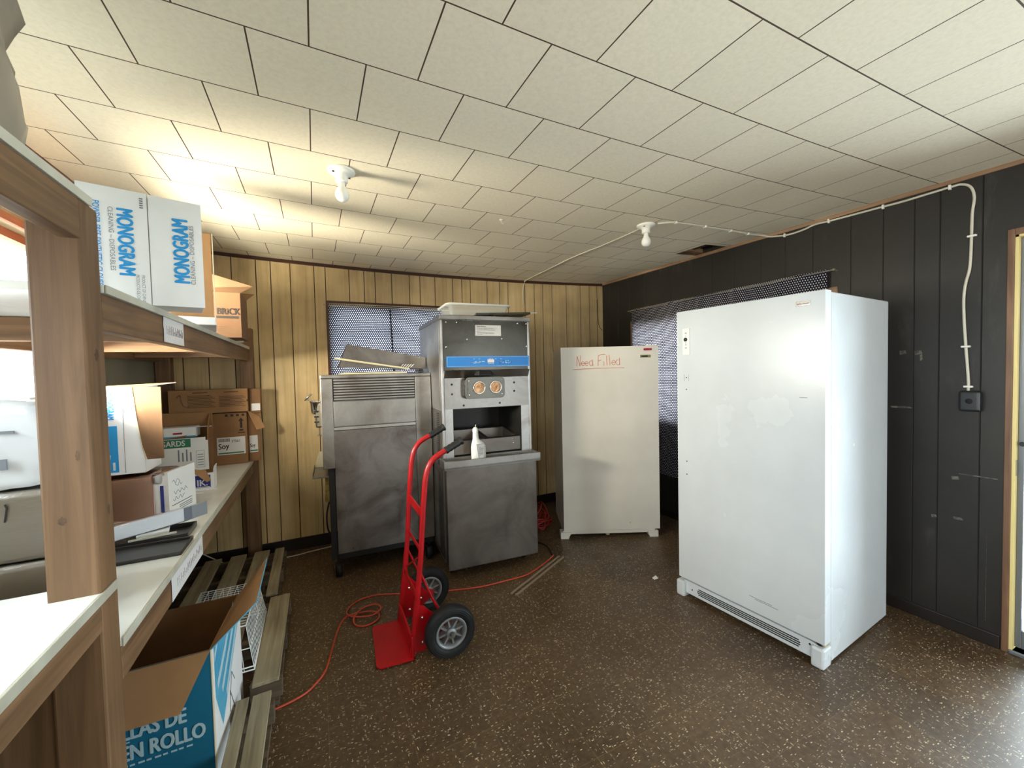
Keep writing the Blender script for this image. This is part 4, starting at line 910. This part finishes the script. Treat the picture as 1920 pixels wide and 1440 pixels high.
def shelf_cartons():
    U, L = 1.7155, .8255
    # white carton lying on its side, two printed flaps meeting in a seam
    t = thing('carton', 'white carton with two blue-lettered flaps on the upper shelf', 'carton', (-.615,1.645,U), math.radians(8), G)
    W, H, sx = .294, .340, .158
    mb = MB(); mb.hexa([(.002,.006,0),(W-.003,.006,0),(W-.016,.15,0),(.002,.15,0),(.002,.006,H),(W-.003,.006,H),(W-.016,.15,H),(.002,.15,H)],'carton'); mb.build('carton_body', t, .003)
    mb = MB(); mb.panel([(0,0,.001),(sx,0,.001),(sx,0,H+.008),(0,0,H+.014)],.005,'carton')
    # left flap: lettering runs downwards
    mb.text('MONOGRAM', (.088,-.0005,.292), (0,0,-1), X, .052, 'blue_ink', .036, .66)
    mb.text('CLEANING ~ DISPOSABLES', (.068,-.0005,.292), (0,0,-1), X, .0165, 'grey_ink', 0, .98)
    mb.text('POWDER-FREE SYNTHETIC GLOVES', (.035,-.0005,.305), (0,0,-1), X, .022, 'blue_ink', .012, .72)
    mb.text('NON-STERILE / AMBIDEXTROUS', (.018,-.0005,.270), (0,0,-1), X, .011, 'grey_ink', 0, .8)
    for q in range(5): mb.box((.1405,-.0012,.300+.007*q),(.149,-.0004,.304+.007*q),'grey_ink')
    mb.text('PRODUCT OF CHINA', (.138,-.0005,.092), (0,0,-1), X, .011, 'grey_ink', 0, .8); mb.text('PRODUCTO DE CHINA', (.125,-.0005,.092), (0,0,-1), X, .011, 'grey_ink', 0, .8)
    mb.build('flap', t)
    mb = MB(); mb.panel([(sx+.003,-.002,-.001),(W,-.003,-.001),(W,-.003,H),(sx+.003,-.002,H+.006)],.005,'carton')
    mb.text('MONOGRAM', (.257,-.003,.075), (0,0,1), (-1,0,0), .056, 'blue_ink', .036, .62)
    mb.text('CLEANING ~ DISPOSABLES', (.272,-.003,.073), (0,0,1), (-1,0,0), .0165, 'grey_ink', 0, .98)
    mb.build('flap', t)
    # brown carton standing behind it on a flat white box
    t = thing('carton', 'flat white box under the plain brown carton on the upper shelf', 'box', (-.800,2.165,U), math.radians(10), G); closedbox(t, .415, .34, .036, 'carton')
    t = thing('carton', 'plain brown carton behind the white carton on the upper shelf', 'carton', (-.799,2.20,U+.037), math.radians(10), G)
    openbox(t, .40, .27, .38, 'card'); flap(t, [(.404,-.002,.0),(.404,-.010,-.01),(.404,-.012,.37),(.404,-.002,.38)], 'card_edge', name='torn_edge')
    # BRICK carton with an open flap
    t = thing('carton', 'brown carton lettered BRICK with its flap open, upper shelf', 'carton', (-.80,2.90,U), 0, G)
    def pr(mb):
        mb.text('BRiCK', (.296,-.0008,.135), X, Z, .054, 'black_ink', .025, .78); mb.box((.292,-.002,.112),(.404,-.0008,.126),'black_ink')
        for k in range(3): mb.box((.292,-.002,.062-.011*k),(.345-.01*k,-.0008,.065-.011*k),'brown_ink')
    openbox(t, .415, .26, .265, 'card_shaded', printf=pr)
    o = flap(t, [(.0,0,.265),(.415,0,.265),(.50,-.15,.280),(.0,-.15,.426)], 'card_shaded')
    mb = MB(); q = lambda u, v: (.0+u*(.415+.085*v), -.15*v, .265+v*(.161-.146*u)-.0055)
    mb.quad([q(.70,.25),q(.84,.35),q(.78,.75),q(.62,.62)],'black_ink'); mb.quad([(a,b,c-.0006) for a,b,c in (q(.75,.38),q(.79,.42),q(.77,.6),q(.72,.55))],'card_shaded'); mb.build('flap_print', t)
    flap(t, [(.415,.26,.265),(0,.26,.265),(.0,.33,.33),(.45,.33,.315)], 'card_shaded')
    # white jug
    t = thing('plastic_jug', 'white plastic jug at the far end of the upper shelf', 'jug', (-.475,3.30,U))
    mb = MB(); S = [(0,.050),(.006,.058),(.06,.060),(.15,.059),(.19,.052),(.215,.032),(.225,.022)]
    mb.lathe([(0,0)]+[(r,z) for z, r in S],(0,0,0),(0,0,1),'white_plastic',24,1.15,.8); mb.build('jug_body', t); mb = MB(); mb.lathe([(.022,0),(.022,.022),(0,.022)],(0,0,.225),(0,0,1),'paper',18); mb.build('cap', t)
    # lower shelf ---------------------------------------------------
    t = thing('wrapped_tray_pack', 'pinkish tray pack in clear wrap with a printed white end', 'package', (-.971,2.481,L), math.radians(-13.5), G)
    W, D, H = .345, .225, .205
    mb = MB(); mb.box((0,0,0),(W-.06,D,H-.012),'pink_card'); mb.box((W-.06,.004,0),(W-.002,D,H-.004),'carton'); mb.box((W-.034,.0015,.02),(W-.020,.004,H-.05),'navy_ink')
    mb.build('pack', t, .012)
    mb = MB(); mb.box((W-.002,0,0),(W+.002,D,H+.012),'carton')
    for k, (v, a, b) in enumerate(((.185,.03,.09),(.165,.05,.12),(.13,.04,.15),(.10,.03,.13))): mb.tube(smooth_path([(W+.0022,a+.012*q,v-.022+.010*math.sin(q*2.3+k)) for q in range(int((b-a)/.012)+1)],3),.0012,'grey_ink',4)
    mb.box((W+.002,.02,.050),(W+.0026,.19,.053),'black_ink')
    for k in range(3): mb.box((W+.002,.08,.018+.009*k),(W+.0026,.19,.022+.009*k),'grey_ink')
    mb.build('end_panel', t)
    mb = MB(); mb.box((-.006,-.006,-.0002),(W-.05,D+.004,H+.002),'film'); mb.box((W-.07,-.008,H-.045),(W-.02,.035,H+.012),'film'); mb.build('clear_wrap', t, .02)
    t = thing('carton', 'white carton with a blue stripe and torn brown flap atop the wrapped pack', 'carton', (-.915,2.452,L+.219), 0, G)
    def pr(mb):
        mb.text('MONOGRAM', (.062,-.0008,.380), (0,0,-1), X, .034, 'blue_ink', .03, .62); mb.box((.062,-.002,.012),(.094,-.0008,.225),'blue_ink'); mb.box((.074,-.0026,.022),(.082,-.0018,.058),'paper')
        mb.box((.116,-.0016,.006),(.1175,-.0008,.40),'gasket')
    openbox(t, .188, .21, .402, 'carton', 'card_dark', printf=pr)
    flap(t, [(.196,-.004,.06),(.262,-.022,.062),(.262,-.020,.398),(.155,-.006,.402),(.168,-.006,.25),(.180,-.006,.12)], 'card_shaded', label='torn brown inner flap folded outwards')
    flap(t, [(.188,-.003,.06),(.196,-.0065,.06),(.180,-.0085,.13),(.166,-.0085,.26),(.155,-.0085,.40),(.146,-.003,.402),(.160,-.003,.24)], 'card_edge', name='torn_edge')
    flap(t, [(.0,.0,.402),(.188,.0,.402),(.30,.06,.418),(.0,.10,.406)], 'card', 'carton')
    # flat white shrink-wrapped tray, tilted, over black trays
    t = thing('flat_tray', 'flat white shrink-wrapped tray tilted on the lower shelf', 'tray', (-.72,2.06,L+.032))
    P = lambda u, v, w_: (.0+.195*u-.055*v*0+.065*v, .105*u+.072*v, -.0+.010*u+w_)
    mb = MB(); mb.hexa([P(-1.0,0,0),P(1,0,0),P(1,1,0),P(-1.0,2.4,0),P(-1.0,0,.052),P(1,0,.056),P(1,1,.056),P(-1.0,2.4,.052)],'carton'); mb.build('tray_body', t, .004)
    mb = MB(); mb.hexa([P(1.0,0,0),P(1.01,0,0),P(1.01,1,0),P(1.0,1,0),P(1.0,0,.057),P(1.01,0,.057),P(1.01,1,.057),P(1.0,1,.057)],'gasket'); mb.build('side_panel', t)
    mb = MB(); mb.hexa([P(-1.02,-.03,-.001),P(1.03,-.03,-.001),P(1.0,.5,-.001),P(-1.02,2.42,-.001),P(-1.02,-.03,.055),P(1.03,-.03,.060),P(1.0,.5,.060),P(-1.02,2.42,.055)],'film'); mb.build('clear_wrap', t)
    for nm, lb, loc, rz, sz in (('black_tray','shallow black plastic tray lowest on the lower shelf front',(-.73,1.875,L),.0,(.262,.17,.014)),('black_tray','black plastic tray under the tilted white tray',(-.76,2.055,L),.02,(.27,.16,.022))):
        t = thing(nm, lb, 'tray', loc, rz, 'black trays on the lower shelf'); mb = MB(); a, b, c = sz
        mb.box((0,0,0),(a,b,.004),'tray_black')
        for q in (((0,0,.004),(a,.006,c)),((0,b-.006,.004),(a,b,c)),((0,.006,.004),(.006,b-.006,c)),((a-.006,.006,.004),(a,b-.006,c))): mb.box(*q, 'tray_black')
        mb.build('tray_body', t, .002)
    mb = MB(); mb.box((0,0,0),(.10,.08,.010),'carton'); mb.box((-.02,-.03,.0),(.125,-.02,.006),'lam_edge'); o = mb.build('white_card'); o.location = (-.66,2.085,L+.0225); o.rotation_euler = (0,0,.2); tag(o, 'small white card piece wedged under the tilted white tray', 'card')
    # far group
    t = thing('carton', 'white and green carton lettered GARDS on the lower shelf', 'carton', (-1.0,3.44,L), 0, G)
    W, D, H = .318, .17, .225
    def pr(mb):
        mb.box((.02,-.0018,.185),(.222,-.0008,.243),'green_ink'); mb.text('GARDS', (.058,-.0018,.197), X, Z, .052, 'paper', .02, .80)
        for k in range(4): mb.box((.15+.022*k,-.0018,.09),(.158+.022*k,-.0008,.17-.02*(k % 2)),'grey_ink')
        for a, b in (((.25,.04),(.296,.0415)),((.25,.155),(.296,.1565)),((.25,.04),(.2515,.155)),((.2945,.04),(.296,.155))): mb.box((a[0],-.0018,a[1]),(b[0],-.0008,b[1]),'grey_ink')
        for k in range(5): mb.box((.257,-.0018,.055+.018*k),(.289,-.0008,.060+.018*k),'grey_ink')
        mb.quad([(W+.0012,0,0),(W+.0012,D,0),(W+.0012,D,H),(W+.0012,0,H)],'card_dark')
        mb.quad([(0,-.0007,H-.001),(W*.96,-.0007,H-.001),(W*.96,-.0007,H+.022),(0,-.0007,H+.022)],'carton')
    openbox(t, W, D, H, 'carton', 'card', printf=pr)
    flap(t, [(.0,0,H),(.17,0,H+.02),(.25,.04,H+.075),(0,.06,H+.02)], 'card_dark')
    flap(t, [(W,0,H),(W,D,H),(W-.005,D,H+.17),(W-.005,D*.7,H+.17),(W-.002,.03,H+.07)], 'card_dark', 'card')
    flap(t, [(W,D,H),(0,D,H),(0,D,H+.185),(W,D,H+.18)], 'card')
    t = thing('carton', 'small pale blue box lying on the green-lettered carton', 'box', (-.985,3.455,L+.252), 0, G)
    mb = MB(); mb.box((.0,0,0),(.235,.12,.068),'carton'); mb.build('carton_body', t, .003); mb = MB(); mb.box((.11,-.0018,.022),(.16,-.0005,.034),'red_badge'); mb.box((.0,-.0012,.0),(.235,-.0004,.010),'teal_light'); mb.build('print', t)
    flap(t, [(.10,.02,.069),(.235,.02,.069),(.315,.06,.060),(.30,.11,.060)], 'paper')
    def soy(lb, loc, W, D, H, two):
        t = thing('carton', lb, 'carton', loc, 0, G)
        def pr(mb):
            if two:
                mb.box((.045,-.0018,.075),(.222,-.0006,.205),'paper'); mb.text('Soy', (.052,-.0018,.118), (1,0,.06), Z, .058, 'black_ink', .02, .8)
                mb.text('37561', (.135,-.0018,.165), X, Z, .028, 'black_ink', .01, .8); mb.box((.05,-.0026,.082),(.212,-.0018,.092),'green_ink')
                for k in range(12): mb.box((.055+.006*k,-.0026,.172),(.058+.006*k,-.0018,.196),'black_ink')
                x = .20; mb.box((x-.007,-.0018,.27),(x+.007,-.0006,.325),'black_ink'); mb.quad([(x-.018,-.0016,.322),(x+.018,-.0016,.322),(x,-.0016,.348)],'black_ink'); mb.box((x-.012,-.0018,.248),(x+.012,-.0006,.260),'black_ink'); mb.box((x-.022,-.0018,.232),(x+.022,-.0006,.238),'black_ink')
                for k in range(4): mb.box((.10+.035*k,-.0018,.36),(.118+.035*k,-.0006,.376),'black_ink')
        closedbox(t, W, D, H, 'card_dark', printf=pr if two else None); return t
    soy('brown carton with a white SOY label on the lower shelf', (-.715,3.655,L), .236, .125, .385, True)
    t = thing('carton', 'dark open brown carton beside the SOY carton, shelf end', 'carton', (-.475,3.695,L), math.radians(8), G)
    def pr(mb):
        mb.box((.004,-.0018,.07),(.058,-.0006,.20),'paper'); mb.text('Soy', (.006,-.0018,.11), (1,0,.06), Z, .04, 'black_ink', .02, .6); mb.box((.006,-.0026,.078),(.056,-.0018,.088),'green_ink')
    openbox(t, .075, .085, .37, 'card_dark', printf=pr); flap(t, [(-.006,-.003,.40),(.075,-.003,.34),(.108,-.03,.255),(.05,-.035,.245)], 'card')
    t = thing('carton', 'long brown carton printed with instructions atop the SOY carton', 'carton', (-.945,3.66,L+.392), 0, G)
    def pr(mb):
        for c0, n_ in ((.11,9),(.30,8)):
            mb.box((c0+.03,-.0018,.150),(c0+.12,-.0006,.156),'brown_ink')
            for k in range(n_): mb.box((c0,-.0018,.045+.0105*k),(c0+.165-(k % 3)*.012,-.0006,.049+.0105*k),'brown_ink')
        mb.quad([(.472,-.0012,.075),(.494,-.0012,.084),(.472,-.0012,.093)],'black_ink')
        mb.tube(smooth_path([(.05,-.004,.12),(.07,-.006,.14),(.075,-.006,.10),(.09,-.005,.06),(.12,-.005,.05)]),.003,'film',5)
    closedbox(t, .478, .12, .175, 'card', printf=pr)
    t = thing('carton', 'dark brown carton at the far end of the lower shelf top row', 'carton', (-.462,3.70,L+.372), 0, G); closedbox(t, .075, .08, .19, 'card_dark'); mb = MB(); mb.box((.012,-.002,.02),(.07,-.0004,.075),'carton'); mb.build('print', t)
    # small open box lettered IK
    t = thing('carton', 'small white and navy open box lettered IK near the shelf edge', 'box', (-.72,2.885,L), math.radians(5), G)
    def pr(mb):
        mb.box((.0,-.0018,.016),(.150,-.0008,.088),'navy_ink'); mb.text('IK.', (.085,-.0018,.028), X, Z, .052, 'paper', .02, .9); mb.box((.06,-.0024,.018),(.145,-.0016,.022),'paper')
    openbox(t, .168, .12, .10, 'carton', 'card', printf=pr)
    flap(t, [(.05,-.002,.135),(.13,-.002,.115),(.155,-.022,.060),(.135,-.024,.050)], 'card'); flap(t, [(.168,0,.10),(.168,.12,.10),(.172,.12,.13),(.172,.0,.135)], 'carton')
shelf_cartons()

def lump(name, size, m, seed, amp=.10, sub=4, flat=True):
    bm = bmesh.new(); bmesh.ops.create_cube(bm, size=1); bmesh.ops.subdivide_edges(bm, edges=bm.edges[:], cuts=9, use_grid_fill=True)
    for v in bm.verts:
        p = v.co.copy(); r = p.normalized()*.62; q = p*.72+r*.28
        W3_ = lambda f, o: Vector((math.sin(f*p.y+1.7*f*p.z+o), math.sin(f*p.z+1.3*f*p.x+2*o), math.sin(f*p.x+1.9*f*p.y+3*o)))
        d = W3_(4.3, seed)*amp*.55+W3_(11, seed*1.7)*amp*.22+W3_(23, seed*.6)*amp*.10
        q = q+d; 
        if flat: q.z = max(q.z, -.48)
        v.co = Vector((q.x*size[0], q.y*size[1], (q.z+.48)*size[2]))
    me = bpy.data.meshes.new(name); bm.to_mesh(me); bm.free(); me.materials.append(M[m])
    for p in me.polygons: p.use_smooth = True
    o = bpy.data.objects.new(name, me); C.objects.link(o); return o
def bags():
    L = .8255
    for z, H, W, lb in ((0,.19,.36,'lowest pale wrapped package in the stack behind the near post'),(.192,.185,.37,'middle shiny wrapped package in the stack behind the near post')):
        t = thing('wrapped_package', lb, 'package', (-1.0,1.47,L+z), .02, 'wrapped packages behind the post'); mb = MB(); mb.box((0,0,0),(W,.32,H-.003),'bag'); mb.build('package_body', t, .012, seg=3)
        mb = MB(); mb.box((-.003,-.004,-.0),(W+.003,.323,H-.001),'film'); mb.build('clear_wrap', t, .014)
        if z: mb = MB(); mb.tube([(.285,-.006,.11),(.290,-.006,.145),(.287,-.006,.155)],.002,'black_ink',5); mb.build('mark', t)
    o = lump('plastic_bag', (.40,.30,.22), 'bag_white', 3, .07); o.location = (-.82,1.63,L+.379); tag(o, 'printed white plastic bag topmost on the wrapped package stack', 'bag', 'bags on the shelving')
    mb = MB()
    for k in range(6): mb.box((-.01,-.165,.045+.011*k),(.045,-.160,.048+.011*k),'grey_ink')
    mb.box((.09,-.162,.055),(.115,-.157,.082),'grey_ink'); mb.box((.08,-.150,.145),(.125,-.145,.152),'grey_ink'); mb.build('print', o)
    o = lump('plastic_bag', (.30,.30,.40), 'bag_brown', 8, .08); o.location = (-.678,1.08,1.913); tag(o, 'crumpled beige plastic bag on the near top shelf', 'bag', 'bags on the shelving')
    t = thing('carton', 'white box with a dark lid flap by the left window sill', 'box', (-1.035,2.05,L), 0, G); closedbox(t, .12, .16, .60, 'carton'); flap(t, [(.0,-.05,.585),(.12,-.02,.60),(.20,-.14,.570),(.0,-.20,.535)], 'gasket')
    t = thing('carton', 'reddish brown carton below the left window', 'carton', (-1.03,2.25,L), 0, G); closedbox(t, .10, .30, .56, 'card_dark')
bags()

# ---------------------------------------------------------------- pallets, basket, big teal box
def pallet(label, loc, L, W, slats, seed, w0=None):
    """slats run along y: (width, gap, y start); x measured leftwards from the right edge"""
    t = thing('wooden_pallet', label, 'pallet', loc, 0, 'wooden pallets'); rg = random.Random(seed)
    for k, y in enumerate((.03, L/2-.02, L-.07)):
        mb = MB(); mb.box((-(w0 if (w0 and k == 0) else W),y,.018),(.012,y+.04,.10),'pallet_x'); mb.build('stringer', t, .003)
    x = 0
    for wd, gap, ys in slats:
        mb = MB(); a = rg.uniform(-.006,.006); j = rg.uniform(-.015,.015)+ys
        mb.hexa([(x-wd,j,.10),(x,j+a,.10),(x+a,L+.006,.10),(x-wd+a,L+.002,.10),(x-wd,j,.117),(x,j+a,.117),(x+a,L+.006,.117),(x-wd+a,L+.002,.117)],'pallet_y'); mb.build('slat', t, .002)
        x -= wd+gap
    x = 0
    for wd, _, ys in slats: mb = MB(); mb.box((x-wd,ys,.0),(x,L,.018),'pallet_x'); mb.build('bottom_slat', t, .002); x -= wd+_
pallet('weathered grey wooden pallet at the tan wall under the shelving', (-.262,2.915,0), .76, .62, [(.062,.045,0),(.10,.05,0),(.10,.06,0),(.10,.06,0),(.10,.06,0)], 1)
pallet('weathered grey wooden pallet in the middle, under the wire basket', (-.195,2.075,0), .80, .60, [(.105,.09,0),(.09,.10,.23),(.09,.1,.23)], 2, .115)
pallet('weathered grey wooden pallet nearest, beside the big open carton', (-.215,1.14,0), .875, .13, [(.068,.015,0),(.045,.0,0)], 3)
def basket():
    t = thing('wire_basket', 'white wire basket upside down on the middle pallet', 'wire basket', (-.5,2.5,.118))
    x0, x1, y0, y1, h = -.62, -.300, 2.19, 2.70, .205; i = .03; zb = .118
    def ring(x0, x1, y0, y1, z): return [(x0,y0,z),(x1,y0,z),(x1,y1,z),(x0,y1,z),(x0,y0,z)]
    mb = MB()
    for dz in (.006,.022): mb.tube(ring(x0,x1,y0,y1,zb+dz),.0035,'white_plastic',6)
    mb.tube(ring(x0+i,x1-i,y0+i,y1-i,zb+h),.0035,'white_plastic',6); mb.build('rim', t, world=True)
    mb = MB(); n = 18
    for k in range(n+1):
        y = y0+(y1-y0)*k/n; ys = y0+i+(y1-y0-2*i)*k/n
        mb.tube([(x1,y,zb+.008),(x1-i,ys,zb+h),(x0+i,ys,zb+h),(x0,y,zb+.008)],.002,'white_plastic',5)
    for k in range(9):
        x = x0+(x1-x0)*k/8; xs = x0+i+(x1-x0-2*i)*k/8
        mb.tube([(x,y0,zb+.008),(xs,y0+i,zb+h),(xs,y1-i,zb+h),(x,y1,zb+.008)],.002,'white_plastic',5)
    mb.tube(ring(x0+i*.5,x1-i*.5,y0+i*.5,y1-i*.5,zb+h*.5),.0025,'white_plastic',6); mb.build('wire_mesh', t, world=True)
basket()
def teal_box():
    t = thing('carton', 'big open blue-green carton lettered ROLLO on the floor', 'carton', (-.93,1.772,0))
    W, D, H = .556, .395, .50
    def pr(mb):
        a = text_geo('TOALLAS DE', 0); wd = max(q.x for q in a[0])*.074*.66
        mb.text('TOALLAS DE', (.478-wd,-.0012,.268), X, Z, .074, 'pale_ink', .036, .66)
        a = text_geo('PAPEL EN ROLLO', 0); wd = max(q.x for q in a[0])*.074*.66
        mb.text('PAPEL EN ROLLO', (.530-wd,-.0012,.196), X, Z, .074, 'pale_ink', .036, .66)
        for k in range(9): mb.box((.30+.022*k,-.0020,.174),(.317+.022*k-.004*(k % 2),-.0012,.180),'pale_ink')
        mb.box((.245,-.002,.256),(.325,-.0012,.260),'pale_ink')
        x = W+.0012; mb.quad([(x,0,0),(x,D,0),(x,D,H),(x,0,H)],'carton')
        x += .0006; mb.quad([(x,.03,.30),(x,.10,.14),(x,D-.02,.42),(x,D-.02,H),(x,.03,H)],'teal_light')
        x += .0006
        for k in range(3):
            a = .34-.05*k; mb.quad([(x,.05+.05*k,a),(x,.058+.05*k,a-.03),(x,.30+.02*k,a+.16),(x,.292+.02*k,a+.185)],'pale_ink')
        mb.quad([(x,.03,.46),(x,.03,.43),(x,.10,H),(x,.07,H)],'pale_ink')
        mb.tube([(x,.20,.18),(x,.23,.26),(x,.27,.20)],.0012,'grey_ink',4); mb.tube([(x,.19,.12),(x,.20,.20),(x,.26,.08)],.0012,'grey_ink',4)
        mb.box((W-.0005,-.0018,0),(W+.0022,.012,H),'card_edge')
    openbox(t, W, D, H, 'teal', 'card_dark', printf=pr)
    flap(t, [(W-.08,-.055,.335),(W,-.004,H),(0,-.004,H),(0,-.055,.335)], 'card', 'teal', label='tan inside of the folded-down front flap')
    flap(t, [(W,0,H),(W+.135,.055,H+.11),(W+.092,.485,H+.106),(W,D,H)], 'card', 'teal_light', label='tan raised right flap')
    flap(t, [(W,D,H),(W-.02,D+.07,H-.06),(0,D+.07,H-.06),(0,D,H)], 'card', 'teal')
    for c in t.children:                                            # the carton bulges to the right at its back
        for v in c.data.vertices: v.co.x += .075*max(0, v.co.y)*max(0, v.co.x)/W
teal_box()
